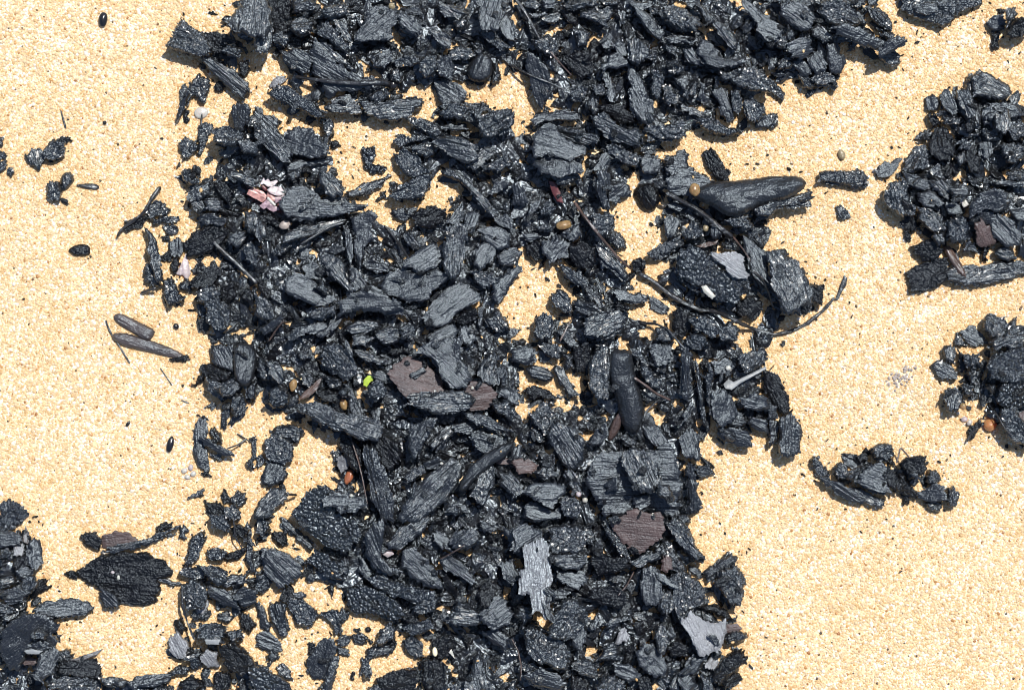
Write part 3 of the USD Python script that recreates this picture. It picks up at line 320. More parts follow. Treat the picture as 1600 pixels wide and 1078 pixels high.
PIECES = """
#A0
g+ 113 13 118 17 122 20 127 22 128 25 132 30 131 36 125 37 115 34 108 32 104 30 108 25 110 20 @sail
k 127 21 135 20 142 22 147 25 150 30 142 33 134 34 129 30
g 140 27 146 28 151 31 150 36 143 35 138 32
r- 127 37 133 36 140 40 148 45 155 51 156 56 152 62 146 58 138 50 131 43 @slat
k 149 40 155 38 156 44 153 48 149 46
k 125 40 129 38 131 42 127 43
k 135 52 139 51 140 55 137 58 134 56
r+ 155 0 160 -4 170 8 168 20 165 26 157 25 149 22 142 18 147 9 @cornerplate
g 112 58 115 53 117 55 115 63 112 65
g 120 52 124 47 128 50 131 50 130 58 128 65 125 64 122 60 118 66 117 68 118 60
k 116 68 119 69 118 75 115 76
r^ 110 77 112 68 116 58 119 52 119 56 116 65 113 72 @sideblade
r 16 98 20 93 25 93 28 97 27 101 25 106 22 104 18 101 @pairleft
g+ 28 95 33 89 38 90 41 93 40 98 36 100 29 100 @pairright
k 33 88 38 86 44 86 45 88 40 90 34 90 @pairtop
g -3 86 2 86 2 91 -2 91 @edge1
g -2 94 4 96 4 99 -1 100 @edge2
r -2 101 5 100 4 105 0 108 -2 106 @edge3
g 5 106 8 105 9 108 7 110 5 109 @edge4
g 124 79 128 76 132 78 133 81 130 86 128 92 125 97 123 96 124 90 @stumpy
g 111 91 116 86 119 88 123 88 124 93 119 98 115 100 114 95
m- 146 66 150 65 155 65 157 69 155 78 151 82 147 80 145 72
g 152 76 158 73 163 75 162 80 155 81
g 133 82 140 80 146 82 152 85 148 90 140 92 135 90
r- 137 96 145 88 153 85 155 88 147 95 141 99
r 148 88 155 88 160 92 160 97 152 96
#A1
k 2 2 10 -3 22 -2 22 6 20 20 14 22 10 18 4 8
r 24 0 36 -3 38 7 31 9 23 9
r+ 0 12 6 13 10 20 11 25 7 35 0 33
g 10 22 18 20 21 24 18 30 10 26
g+ 22 15 30 11 36 16 34 22 28 24 22 20
g 40 8 48 5 56 4 58 9 52 12 46 13
r 48 12 55 12 60 22 60 27 55 25 50 17
g 39 18 45 14 52 20 57 27 58 34 52 31 46 25 39 22
m 72 6 80 5 88 8 88 14 84 18 86 23 80 26 72 26 66 27 62 26 66 18 @steelplate
m- 38 24 41 30 50 38 58 45 66 49 73 47 75 50 70 56 52 57 45 62 42 55 36 46 35 35 @navyplate
m- 16 32 25 31 35 35 34 45 30 46 23 42 18 38
r 39 27 45 28 55 37 62 43 60 45 50 39 42 33
g 8 58 15 52 22 54 30 60 35 63 40 68 44 74 38 73 30 69 20 64 12 63
f 9 53 14 48 18 48 19 51 12 56
r+ 43 68 50 62 58 60 64 64 66 71 58 72 48 71
r+ 64 65 70 64 80 65 90 62 98 61 103 62 104 65 99 69 96 73 88 76 78 76 70 73 @longshiny
g 70 60 75 57 80 56 82 60 77 64 72 65
m+ 72 37 78 32 84 33 85 39 80 43 74 42
g 86 38 92 34 100 35 103 39 96 42 88 42
g 83 45 88 43 92 46 90 52 84 51
g+ 102 40 108 34 113 36 113 46 107 49 102 46
r 112 38 120 35 123 45 120 50 113 47
m 112 52 118 50 126 52 131 57 131 62 126 66 118 68 114 62 @roundribbed
g 114 70 120 66 128 65 135 68 140 72 148 74 145 77 135 76 128 75 118 74
g 130 64 137 65 143 65 147 70 140 71 133 69
mo^ 133 42 138 35 143 34 147 38 147 46 144 50 138 51 133 48 @ovaldark
g 146 38 150 40 151 45 152 50 147 52
g 120 32 126 30 134 31 136 36 130 38 122 38
m+ 139 2 150 -2 155 2 153 12 150 20 142 20 139 12 @greytop
m 150 6 157 12 160 14 160 27 154 24 150 17
g 140 21 146 20 152 25 158 30 152 32 145 27
g 134 27 139 26 142 31 137 32
r 108 20 115 20 122 24 121 30 114 28
m 88 10 93 8 98 11 103 16 101 22 94 20 90 16
r 112 0 118 4 128 6 132 10 126 13 118 12
g 124 14 130 11 133 15 131 19 126 20
g 138 74 145 70 153 69 160 70 160 78 152 82 147 86 140 85 138 80
m 113 79 122 77 131 78 132 81 125 82 116 81
g 93 76 100 75 108 77 114 81 117 85 112 87 104 82 97 79
g 86 88 92 84 97 86 103 84 108 86 102 88 94 90 90 92
g 86 97 92 92 97 96 103 99 104 104 110 108 95 110 88 103
g+ 97 92 103 91 110 92 112 96 106 99 100 97
r- 108 90 118 86 128 86 138 90 140 98 132 102 120 97
r+ 134 98 140 94 147 93 149 97 144 101 136 107 132 105
g 142 105 150 97 158 96 160 104 150 108
p- 66 94 70 92 74 91 75 97 72 101 77 103 81 104 80 107 72 108 68 105 67 99 @bootchunk
m- 0 67 4 68 5 72 11 72 14 75 14 82 9 82 0 76
r 0 78 6 78 13 83 20 91 23 98 20 102 14 99 6 92 0 86 @ribbedlog
m 21 82 28 80 36 81 38 86 42 90 47 92 45 98 36 100 24 97 20 90
g 40 75 46 75 48 79 47 86 43 87 41 80
k 46 89 50 88 53 91 48 93
m+ 19 103 28 99 38 98 45 101 38 103 30 104 28 108 20 108
#A2
g+ 8 1 14 -2 17 4 14 7 8 5
m 18 0 27 -2 27 6 20 6
g+ 34 0 52 -3 53 4 44 6 38 8 34 7
g+ 56 2 65 0 66 3 58 4
m 10 9 20 8 22 10 14 12
r+ 20 11 28 8 31 12 26 15 20 14
k 30 6 36 8 40 12 40 16 36 15
r 43 8 50 6 60 5 62 10 58 15 50 14 44 12
r+ 66 8 70 9 70 15 67 17
m 76 5 82 8 86 10 90 16 94 22 92 25 87 22 82 17 79 12
m 72 0 80 2 86 1 86 5 80 8 75 5
g+ 92 8 100 5 108 8 114 12 117 18 112 21 104 20 97 16
k 87 4 92 5 93 10 89 10
m 108 2 113 0 115 3 113 6 109 5
r 115 3 120 6 126 12 124 16 119 15
r+ 125 16 130 15 136 19 140 25 140 32 135 30 128 22
m+ 143 0 150 4 156 9 160 10 160 18 152 15 147 8
m+ 152 15 158 13 165 16 168 20 167 24 160 27 157 26 152 20 @palelump
m 95 24 104 22 112 23 116 27 112 29 104 28 @lens
m 118 26 124 28 131 38 136 39 144 38 145 41 138 43 128 44 121 41 116 35
m- 107 31 112 30 118 38 115 42 108 39
g 128 43 136 46 144 42 150 42 156 46 160 50 160 58 150 57 140 54 130 48
r+ 72 27 78 26 84 29 86 33 83 38 78 41 73 39
m+ 56 29 62 20 63 24 62 29 66 25 70 28 71 36 66 36 64 30 60 31
m+ 55 44 60 36 66 34 72 38 72 42 65 44 60 43 56 47
g 84 34 88 33 90 36 86 38
g 94 27 100 29 104 33 102 36 98 34
g 96 40 104 38 107 44 103 47 97 46
k 33 35 40 32 48 32 51 40 49 48 42 50 36 43 32 39
m- 10 33 14 34 22 42 24 50 22 60 19 68 15 62 12 52 9 42
g 12 26 20 24 26 25 28 32 24 37 16 33
r 38 19 44 20 48 22 46 30 41 30
m+ 57 45 60 46 64 60 63 65 60 63 58 54
m 72 42 76 43 80 50 84 58 88 68 88 76 84 78 77 72 73 62 73 52 @longlobe
g 85 44 90 43 94 48 92 57 90 62 86 55
g+ 94 54 98 53 103 60 103 65 98 67 94 62
m 100 48 108 48 111 52 108 57 103 53
g+ 107 60 113 52 116 50 115 56 113 61 109 63
m 117 52 120 53 121 60 118 64 116 60
m 125 58 130 55 134 58 136 66 138 74 134 76 129 68
g 136 58 142 57 143 66 140 72 137 68
g 144 65 150 63 156 66 157 72 152 77 146 76
r 104 64 112 67 120 71 122 75 114 72 106 70
g 115 74 122 73 130 78 140 81 143 84 134 85 125 83 118 80
m 150 74 160 70 160 80 152 80
r+ 46 64 50 61 53 64 53 70 50 72 46 69
k 54 66 60 65 70 66 76 71 78 76 70 77 62 72 55 69
g 84 78 92 79 100 78 106 75 108 84 104 87 96 87 88 84 82 82
g 97 75 103 74 107 78 104 82 99 80
m 12 76 20 71 30 70 40 72 42 76 36 77 28 76 20 77 14 80 @sandcurl
g 38 56 44 55 47 58 44 64 38 64 36 60
g 50 54 57 53 58 60 52 60
r- 28 79 38 80 48 83 54 85 53 90 45 91 37 88 30 83
r+ 49 82 53 81 54 88 51 90
r- 50 73 58 70 64 76 70 80 78 80 82 84 80 90 72 90 62 88 54 80
g 72 84 80 82 83 88 80 92 74 91
m 13 99 22 96 30 99 38 102 45 108 30 112 18 108 14 104
m+^ 13 87 18 80 23 77 27 80 33 86 38 90 46 93 45 97 38 100 30 99 22 97 14 99 12 93 @paletopflake
g+ 82 91 88 90 90 95 84 97 80 95
g 58 90 68 91 76 96 82 99 78 103 70 103 60 96
m 50 107 56 97 60 96 61 101 56 108
m 79 100 85 97 92 100 92 106 86 109 80 107
m 94 100 100 99 103 95 107 94 110 97 109 104 114 106 112 110 98 112 96 106
k 119 96 124 92 127 95 131 101 136 108 134 114 128 112 122 105 @stubby
#A3
g 2 -1 12 -3 18 -2 28 1 26 4 20 5 8 4
m 8 5 16 2 24 5 28 11 26 18 20 20 14 16 8 10
g 5 11 10 10 16 15 14 19 8 16
g 31 2 40 -2 50 2 54 8 56 14 52 18 44 17 36 14 30 8 @sparkplate
g+ 50 1 58 -2 60 3 54 5 50 4
m 60 0 68 -3 68 3 63 4
r 52 8 57 7 60 12 60 16 55 15
g+ 62 5 67 5 72 9 75 14 76 19 72 20 67 16 63 10 @paleend
g 67 19 72 18 78 22 80 26 74 25
m^ 38 18 46 15 56 17 64 21 72 26 76 29 72 31 66 31 58 28 48 23 @overhang
m-^ 69 33 74 27 80 24 84 23 86 26 83 29 76 33 71 35 @darkthumb
g 68 36 72 34 78 32 81 35 81 40 77 43 72 41
k 59 31 66 31 70 36 65 37 60 34
r+^ 26 19 31 15 35 17 40 23 37 26 33 27 28 23 @silverchip
g 19 21 24 20 27 25 24 29 20 26
m 28 9 34 11 37 16 31 17 27 14
g 3 24 10 22 15 25 10 31 4 30
m 10 28 18 24 26 26 27 32 20 37 13 36
g 5 40 11 34 15 38 14 43 8 44
m+ 24 37 28 33 33 35 36 40 35 44 30 47 26 43
m 36 28 41 28 43 34 47 36 48 40 44 46 38 46 36 38
m- 13 40 20 36 25 41 27 46 20 47
g 18 46 25 47 30 51 27 56 21 54
g+ 26 50 32 46 38 47 41 51 42 55 36 53 30 54
m- 23 60 25 56 30 56 29 58 25 61
m+ 0 37 5 36 4 43 0 44
g 0 49 5 53 10 59 8 64 3 59 0 57
m 2 46 8 44 11 48 6 48
g 0 72 4 71 6 74 6 78 2 81 0 80
g 82 -3 90 -3 100 -3 118 -2 126 0 128 4 122 6 117 9 112 14 108 17 102 15 95 13 87 10 84 7 84 4 @topedgechunk
m^ 91 3 98 2 104 3 105 8 98 10 92 8
g 126 1 132 -2 132 4 127 5
m 136 14 140 11 146 10 148 14 146 19 141 20 137 17
k 139 20 144 21 144 29 140 31 139 27
k 143 6 148 6 148 9 144 9
g- 153 11 162 12 162 20 154 24 148 22 150 18
r+^ 148 7 154 5 155 10 150 16 148 18
r+ 125 49 130 48 132 44 140 50 149 55 151 60 144 64 136 62 126 63 @peak
m 107 60 112 56 117 63 118 70 114 73 109 68
m 98 62 103 60 107 64 105 69 99 69
k 99 72 104 71 107 78 102 80 100 76
g+ 106 71 114 74 120 74 118 78 110 78
r 117 58 124 55 126 62 131 74 132 80 127 80 122 72 118 66
r+ 150 62 154 58 157 59 155 65 151 68
m 136 65 146 64 154 66 158 72 152 73 142 70
m 132 72 138 66 144 72 140 80 134 79
r+ 140 74 148 68 150 80 146 85 141 82
k 154 65 162 67 162 74 156 72
g 148 80 156 76 162 80 162 88 152 88
r 119 80 126 84 132 82 131 85 124 86 119 84
k^ 100 90 104 81 110 79 115 88 116 95 113 101 107 101 101 97 @blackoval
r 91 87 95 83 101 81 102 86 96 88 @eastpoint
g 117 90 122 86 127 89 125 94 119 95
m 132 90 138 87 139 96 137 101 133 98
g 133 82 142 82 144 88 136 88
r+ 116 98 122 94 124 101 119 104
k 124 92 130 92 131 108 125 108
g 143 92 152 90 162 92 162 100 148 102
g 86 100 92 92 97 91 99 97 98 106 88 110 84 106
m 66 107 72 101 76 103 81 99 83 100 80 105 76 110 68 110
r 101 106 107 102 106 107 102 110
#B0
g 30 9 33 6 38 7 39 13 38 18 33 17 31 13 @tripleA
go 38 4 41 0 45 1 46 5 43 9 40 11 38 9 @tripleB
k 38 16 42 17 42 20 39 18
g 92 22 98 17 103 20 106 23 104 27 98 27 94 30
k 77 35 79 30 85 28 92 25 94 27 88 34 80 37
g 94 27 99 29 103 27 112 29 110 31 102 31 97 33
g 102 33 107 30 111 34 110 38 105 38
k 100 39 106 39 106 43 102 42
r+ 90 34 94 38 98 44 100 52 101 60 102 68 98 68 95 60 92 50 @ribbonshine
g 92 57 95 52 98 58 101 64 100 71 95 70 91 67
m 106 44 112 41 115 46 113 53 108 52 106 48
k 101 52 107 49 107 55 102 55
k 107 57 111 52 113 57 110 63 107 60
g 103 68 108 66 110 70 112 76 116 77 115 81 110 81 105 83 103 78
g 112 70 116 66 122 70 118 75 113 73
g 114 0 120 -2 126 6 122 8 116 5
r 118 14 124 8 131 6 133 14 126 17 120 19
r 119 18 126 17 130 22 126 27 121 24
r+^ 128 17 134 15 139 18 138 23 131 24 127 22 @silverblock
r+ 136 2 148 0 158 4 158 10 150 6 141 4
k 134 7 141 6 146 12 144 20 138 15
r- 125 26 135 25 142 28 140 32 130 33 124 31
k 120 38 128 33 140 32 143 37 138 44 128 50 118 52 115 46 @blackslab
r 144 40 150 36 154 42 150 47 144 45
g+ 153 26 158 25 162 30 162 42 155 38 153 32
g 152 46 158 44 162 50 160 58 154 54
k 118 70 128 60 135 58 138 64 130 72 120 72
g 124 74 130 70 138 74 139 78 130 82 124 80
k 138 72 146 68 148 76 142 82 138 78
g 130 82 138 78 145 85 144 95 136 97 130 92
g+ 123 82 128 84 129 90 124 90
k 124 91 129 90 130 98 125 98
k 150 77 156 72 160 78 158 84
#B1
g+ 20 0 28 -2 28 4 24 6 20 5
r 40 0 48 2 53 8 54 14 48 17 43 14 40 8
g 42 16 48 14 57 15 58 19 52 22 44 21
m 17 16 20 13 28 12 33 14 40 19 46 20 56 19 64 20 69 20 65 23 58 25 48 28 38 28 28 31 20 28 16 22 @leaflike
r+ 57 12 64 9 72 6 82 1 84 3 76 10 66 15 58 16
g 72 17 80 12 82 16 76 18
g 83 14 88 8 96 4 108 1 107 8 103 16 96 17 88 17 @gaplump
m- 85 24 92 22 101 22 98 27 94 30 87 28
g- 98 27 103 22 112 21 118 25 117 31 108 36 100 33
m- 59 28 66 26 73 24 76 28 72 35 73 40 68 46 63 43 61 35
r 17 41 24 36 32 33 40 31 50 30 56 30 50 34 40 38 30 41 18 45
k 0 26 8 25 12 28 14 34 8 32 0 30
r+ 0 29 6 33 8 41 2 43 0 40
g 10 48 18 44 22 46 18 50 12 52
m 28 60 34 56 40 58 43 62 40 66 32 66
r+ 40 54 44 51 52 54 56 58 56 66 62 74 58 75 52 70 44 61 @fan
r+ 57 60 60 59 66 64 71 69 68 73 62 74 57 67
m 46 47 50 44 54 46 55 49 50 51 47 50
r 54 33 58 35 60 42 61 52 60 60 57 52 56 42
r 62 40 66 44 67 52 64 62 62 52
r 68 56 74 53 82 58 84 61 76 63 69 60
r 93 38 97 36 100 42 104 46 99 49 95 45
m+ 19 67 24 64 32 65 38 70 42 74 48 77 50 80 42 83 33 82 25 79 20 76 @layered
g^ 36 72 42 67 46 74 43 77
m- 52 80 60 75 70 72 80 76 90 80 92 84 80 88 70 86 60 86 52 90 @darkwing
m 77 70 84 62 94 61 104 64 112 60 118 63 122 66 114 72 106 80 96 82 88 77 80 76 @midplate
m+ 92 57 100 50 108 45 113 46 115 53 112 60 104 63 100 64 98 60 93 60 @toothed
m 130 27 137 25 140 28 137 36 131 40
r+ 119 31 128 19 130 20 130 30 126 33 120 33
r^ 117 45 119 34 125 32 132 34 130 46 128 58 126 66 121 66 117 60 @column
m+^ 104 90 110 81 118 73 126 68 132 70 138 75 140 78 136 82 130 84 124 88 121 93 116 96 106 95 @bigsmooth
m 138 36 145 34 153 35 158 40 157 47 150 48 142 42
m+ 135 50 140 45 146 43 149 45 148 53 143 58 139 62 136 57
m+ 150 52 156 48 162 47 166 50 162 56 156 58 151 57 @ringed
g 133 62 138 60 148 62 154 65 149 70 142 72 136 67
m+ 148 68 156 63 163 58 166 62 160 68 156 76 152 81 148 78 @silveredge
g 144 92 150 84 155 92 158 98 152 100 146 96
r+ 58 96 62 93 70 92 77 93 77 97 70 100 60 101 57 99
r 2 97 10 92 17 88 18 92 12 97 6 101
m+ 38 101 46 94 52 89 54 91 50 97 42 103
m 24 98 32 96 42 93 44 97 36 101 26 102
g 34 87 42 84 50 83 50 88 42 92 35 90
r 0 74 6 78 10 82 12 90 5 92 0 88
r 76 100 84 97 92 99 88 106 80 108 75 104
m+ 108 103 114 98 122 95 126 98 124 104 116 106 110 108
m 128 96 134 97 138 104 133 108 127 106
r+ 60 103 68 101 74 104 68 108 60 108
g 88 98 95 94 100 98 96 104 90 104
r 138 85 143 74 145 76 141 86 140 96 138 94
k 118 92 125 90 130 86 138 84 138 90 130 94
r 116 0 122 -2 130 0 134 4 138 10 143 16 148 22 152 26 148 28 142 22 136 14 128 6 @stemstrip
m 145 13 150 6 156 3 158 6 152 12 147 14
m 148 28 156 26 160 30 160 36 152 33
#B2
m- 0 8 4 6 8 10 10 18 6 20 0 20
g+ 20 2 28 -2 38 -2 42 4 36 8 28 8
m 8 28 12 20 18 15 17 20 12 26 9 30
g 17 22 24 18 28 22 25 28 18 26
r 51 0 58 -2 60 8 58 14 62 22 60 24 56 22 53 14
m 60 8 68 6 72 8 73 13 67 15 64 20 60 16
ko 76 12 80 8 87 7 91 12 92 18 88 23 82 23 78 18 @dome
m+ 96 4 104 0 115 -2 122 4 124 10 118 14 112 16 105 14 98 12
r 150 24 160 18 172 16 180 13 186 12 187 16 180 19 170 21 164 23 160 28 152 28
mol^ 114 12 122 8 132 6 148 5 160 3 172 3 174 3 178 4 181 8 176 13 168 17 160 18 150 22 142 27 134 26 126 20 118 17 @biglog
m+ 97 20 103 18 108 22 104 24 98 22
m 125 31 130 33 131 38 127 42 124 39
g 46 28 54 26 62 27 63 33 58 37 53 40 49 34
m+^ 19 43 25 43 27 38 30 42 36 44 33 49 35 53 28 53 23 58 22 53 19 51 @star
m+ 33 37 38 34 42 32 43 37 38 43 33 41
g 8 34 18 32 26 34 24 37 16 36
k 9 44 18 43 19 52 16 55 10 52
m 6 38 14 37 18 40 12 43 8 42
r 40 19 43 18 48 26 53 33 50 34 45 28
r+ 52 46 55 45 60 50 68 58 72 65 70 67 62 60 54 53 @blueribs
f 53 54 56 55 58 59 56 61
r 28 54 36 60 44 64 48 70 42 72 34 66
k 36 45 45 43 52 46 52 56 48 62 40 58 36 52
g 58 40 64 37 70 42 71 47 65 48 60 44
k 75 54 79 53 83 55 83 60 79 62 76 61
g 85 50 94 45 104 40 106 44 98 50 90 54 86 54
g 106 38 112 31 118 34 120 40 114 42 108 41
m+ 95 29 100 28 106 31 103 36 97 41 95 36
p 104 49 110 45 118 48 124 53 130 60 138 64 146 66 148 72 142 76 138 82 128 79 120 72 112 70 105 64 103 56 @pebblyplate
f^ 124 50 129 51 133 50 139 50 144 53 144 58 147 63 146 66 140 66 134 62 130 57 126 54 @whiteflake
g 132 30 140 26 147 28 150 34 145 37 138 34
g 144 34 152 36 158 44 156 50 148 44
m+ 150 24 156 20 160 19 160 28 154 29
m 144 40 152 46 160 54 160 70 154 66 148 58
m 62 75 70 74 80 76 84 80 76 82 66 80
m 84 76 92 80 98 85 94 88 86 84
k 66 80 74 83 72 88 64 86
g+ 25 77 30 74 36 80 37 87 32 88 27 85 24 81
r+ 44 95 50 90 58 88 66 87 70 91 68 96 62 101 54 104 45 102 @wedge
g 14 92 20 88 25 90 26 97 24 104 18 106 14 102
r 40 80 50 80 58 86 48 89 41 86
g 110 92 118 89 126 92 130 98 124 103 114 98
k 100 86 106 84 112 90 112 98 106 104 101 98
g 89 98 96 97 102 102 98 106 90 105
g 112 100 120 102 124 108 114 110 108 106
g 126 98 134 94 140 98 138 106 130 106
r+ 132 82 138 80 139 86 134 87
k 140 82 150 76 156 84 150 92 142 90
r 148 60 154 64 158 72 156 76 150 68
r+ 46 73 52 76 58 84 54 85 48 79
m 28 98 34 99 42 108 36 108
#B3
k 2 49 10 48 12 51 9 53 2 53
r^ -2 50 6 49 10 54 18 56 20 62 24 69 27 76 26 84 20 89 10 88 4 78 0 70 @holed
m 15 82 22 75 26 72 28 74 24 82 18 88 14 88
g- 24 70 34 70 33 82 26 80
g+ 31 1 40 0 58 0 60 3 62 3 60 8 56 10 50 9 46 8 30 7 @loneflake
r+ 42 22 45 20 48 23 51 28 48 29 44 29 @lonechip
g 71 15 76 7 82 4 86 8 86 15 90 20 90 26 82 27 76 23 72 18
m 84 0 92 2 100 6 100 11 92 11 86 8
m 94 13 102 11 108 18 108 21 98 22 94 18
r 100 6 108 4 114 10 112 18 105 14
r+ 112 10 120 8 125 11 122 17 114 16
m+ 110 20 115 18 119 21 119 26 112 26
m- 125 20 132 12 140 9 148 12 150 18 142 24 134 22 126 28
m 138 30 143 25 152 30 158 38 156 45 148 46 140 38
m 126 30 134 23 140 24 142 30 134 32
g+ 92 22 100 23 108 28 110 36 105 38 98 34 94 30
k 82 32 86 26 92 27 93 34 90 38 86 36
k 85 35 88 38 89 42 86 42
k 89 46 96 43 102 41 108 44 108 50 104 54 98 55 93 52 @roughblock
r 102 40 108 38 110 44 105 46
g 112 30 122 28 126 34 124 42 116 44 112 40
b 128 32 132 28 138 36 142 42 136 46 130 44
g 124 40 128 46 130 50 120 49
k 132 42 138 44 137 54 133 54
r+ 140 50 148 46 152 50 154 54 146 55
g+ 148 0 156 -2 158 4 150 5
r 140 5 162 6 162 9 142 8
m 150 24 162 22 162 30 154 30
m- 156 44 162 42 162 54 156 52
k 86 62 98 56 111 53 113 60 112 65 108 69 98 73 88 75 88 70 @logend
r+ 111 62 124 58 140 56 156 55 162 58 162 64 146 67 134 70 120 70 112 68 @shinylog
g 133 96 134 91 138 89 147 91 148 97 144 103 137 104
m 119 100 127 95 132 100 137 107 126 108
g 116 104 118 100 124 108 116 108
g 136 107 144 103 152 97 162 94 162 108 140 112
#C0
m 122 50 125 45 128 46 130 54 128 62 130 68 131 76 128 78 124 74 121 66 121 56 @bugbody
k 123 43 128 44 130 46 126 46
m-^ 125 57 132 58 138 62 144 65 146 68 142 68 136 66 128 62 @bugwing
g 131 54 134 51 138 55 139 61 133 60
g 131 67 138 66 139 71 134 70
k 126 79 130 77 132 81 128 81
g 156 58 160 57 160 66 158 72 160 76 155 76 154 72 158 68
g 118 94 122 92 127 89 127 93 122 94 119 95 @crumb
k 128 96 132 98 136 97 140 100 142 108 132 108 129 103
k 138 92 141 90 144 95 144 98 140 98
g 144 95 148 90 153 93 153 97 150 100 145 99
g 140 101 148 98 149 108 141 108
p 0 101 3 97 7 96 12 99 17 103 18 106 14 110 7 114 0 118 @pebblyslab
k 110 8 116 6 118 7 116 10 110 10
k 106 8 110 7 111 9 108 10
m 132 0 146 0 146 16 140 14 134 11
mo^ 147 0 156 0 160 6 158 18 155 24 150 24 147 20 146 10 @capsule
k 125 13 131 11 137 14 145 17 144 22 136 22 129 19
g 129 19 136 22 142 24 144 30 137 32 130 28
g+ 134 27 140 24 146 21 149 27 145 31 139 32
g 145 32 150 30 154 36 150 42 146 44 144 38
k 117 24 123 23 124 19 128 16 127 22 123 25
m 128 38 132 35 135 37 132 40
r 138 38 142 36 143 44 141 51 138 50
m- 143 48 148 42 155 38 152 44 145 50
g 152 24 160 22 160 33 154 32
#C1
g 42 0 56 0 62 10 62 18 55 22 48 17 42 11
g+ 27 4 33 3 34 8 28 9
g+ 0 4 4 8 10 14 12 22 6 22 0 14
r 6 10 14 12 18 20 14 24 8 18
g+ 28 18 33 17 36 22 33 26 29 24
g 8 28 14 24 20 28 20 36 12 38 8 34
m 73 18 77 16 82 19 81 23 75 23
p+^ 70 26 74 23 79 23 82 27 80 32 75 35 71 33 @rosette
br+ 82 18 87 12 95 7 102 10 108 14 114 20 120 28 112 30 104 33 96 35 90 29 85 22 @brownslab
b 126 28 134 22 144 24 150 30 145 38 136 40 128 38 @purpleslab
m^ 97 17 104 14 106 16 100 20 97 20 @chiponbrown
m+^ 99 5 106 0 118 -4 128 -2 127 8 132 14 134 22 130 26 122 27 118 22 114 14 110 8 @overflake
r^ 92 38 98 34 106 32 116 30 128 29 136 34 132 40 122 43 112 43 104 40
r^ 25 38 32 37 42 37 48 40 56 44 64 45 74 49 80 50 79 56 76 60 68 60 58 56 46 51 34 44 @longwing
r 55 24 59 23 64 35 68 44 66 45 58 41
k 38 30 46 27 52 30 50 36 42 34
g 42 18 52 20 54 26 46 26
r 98 50 106 46 114 46 110 54 104 62 100 70 96 64
r 108 62 114 53 120 50 124 53 118 60 110 66
m 122 50 130 48 138 45 140 50 132 55 124 54
r 130 42 140 43 150 48 160 53 160 55 148 53 138 50 132 46
m 133 57 142 53 150 55 156 60 155 66 146 68 138 64
r 94 96 100 88 108 80 116 74 122 70 128 74 128 80 125 88 120 96 112 102 104 108 92 110 89 106 @bigribbed
m 105 72 113 68 118 72 112 76 106 76
g+ 93 82 100 76 105 74 106 79 98 84 94 86
r- 68 62 74 62 78 70 82 80 86 95 87 108 78 110 74 98 70 82 @darkblade
g+ 47 66 52 65 54 69 51 73 48 72
f 50 70 53 68 58 69 57 76 53 79 51 74 @palesquare
p- 23 104 32 92 40 86 46 90 50 102 64 109 66 116 60 126 54 128 40 120 28 110 @barkplate
m^ 42 96 50 94 60 94 68 95 68 100 62 104 52 105 50 101 42 101 @bar
k 52 56 60 56 66 66 68 80 60 76 54 66
k 70 60 80 56 90 60 92 70 84 78 76 68
mo^ 128 88 132 78 140 70 150 64 158 61 160 63 154 70 144 76 136 84 131 90 @curvedbranch
b+ 148 72 154 69 162 71 162 75 152 74
m 118 103 126 97 132 100 132 104 124 106
r 136 82 146 74 148 86 144 96 138 98 132 94
r 148 76 160 80 168 92 160 96 152 86
g 10 56 14 50 20 49 28 51 31 54 26 60 18 57
g 6 60 12 56 20 60 24 64 23 70 18 74 10 72 6 66
m 5 80 8 72 16 73 20 80 14 86 8 88 4 84 @ribdome
k 13 84 17 85 19 90 16 91
g 0 68 4 69 5 73 2 76 0 75
r+ 0 102 6 94 12 89 18 90 20 94 14 100 6 108 0 108
r 60 2 70 4 80 8 84 10 76 12 66 8
k 76 0 86 2 96 4 86 6
r 140 12 148 4 152 8 148 18 150 26 144 24 138 18
g 148 14 154 12 160 22 160 30 152 26
m 150 30 158 27 164 30 164 38 158 36
g 146 36 156 34 162 42 158 46 150 42
#C2
m 0 2 8 0 14 2 14 8 8 12 0 10
g+ 16 0 28 0 32 4 30 8 24 8
g 30 4 38 6 40 14 34 15
r 9 15 12 12 18 13 24 16 26 19 20 22 12 20 @sanddome
r 26 14 30 13 36 22 42 30 36 32 30 24
k 7 28 14 25 22 28 28 33 20 33 10 34
g+ 48 10 54 0 60 2 61 14 60 26 58 34 52 33 48 28 47 18 @glitter
k 38 0 48 0 50 8 46 18 40 16
mol- 62 5 68 4 74 5 75 12 77 22 80 32 82 40 80 48 76 54 70 50 68 44 66 34 62 24 61 14 @smoothlog
m 72 48 78 46 82 53 83 58 79 58 74 54
m 47 60 52 54 60 48 60 56 56 61 49 63
m 80 46 86 42 90 50 96 58 97 62 90 64 84 58
g 65 58 72 53 77 60 77 64 70 62
g+ 79 13 84 12 92 22 92 28 86 26 80 18
m+ 80 28 86 26 91 32 84 36 80 33
r 74 2 80 4 84 10 92 14 96 16 90 16 82 10 75 6
m 86 0 98 0 100 6 96 12 90 12 87 6
r- 104 0 110 2 112 20 110 34 106 30 106 12
r- 114 6 118 20 120 38 123 52 119 48 116 30
r 122 10 126 18 124 30 128 40 122 36
r 103 50 108 40 111 35 114 35 110 45 105 50
m 122 30 132 28 138 36 140 42 136 48 130 50 124 44
m 132 44 138 41 144 43 146 48 142 51 134 50
g+ 139 6 148 4 156 2 158 10 150 16 144 18 140 12
m 124 10 132 8 137 12 134 18 126 18
m 140 32 150 28 158 32 160 40 152 40 144 38
m 150 44 158 46 160 54 152 52 147 48
m- 128 54 136 50 146 52 150 57 149 62 141 62 132 58 @flatdark
m 103 58 110 52 116 56 117 66 116 72 108 70
m- 110 72 115 76 115 90 119 98 114 104 110 104 109 90 @standing
k 117 68 126 75 122 76
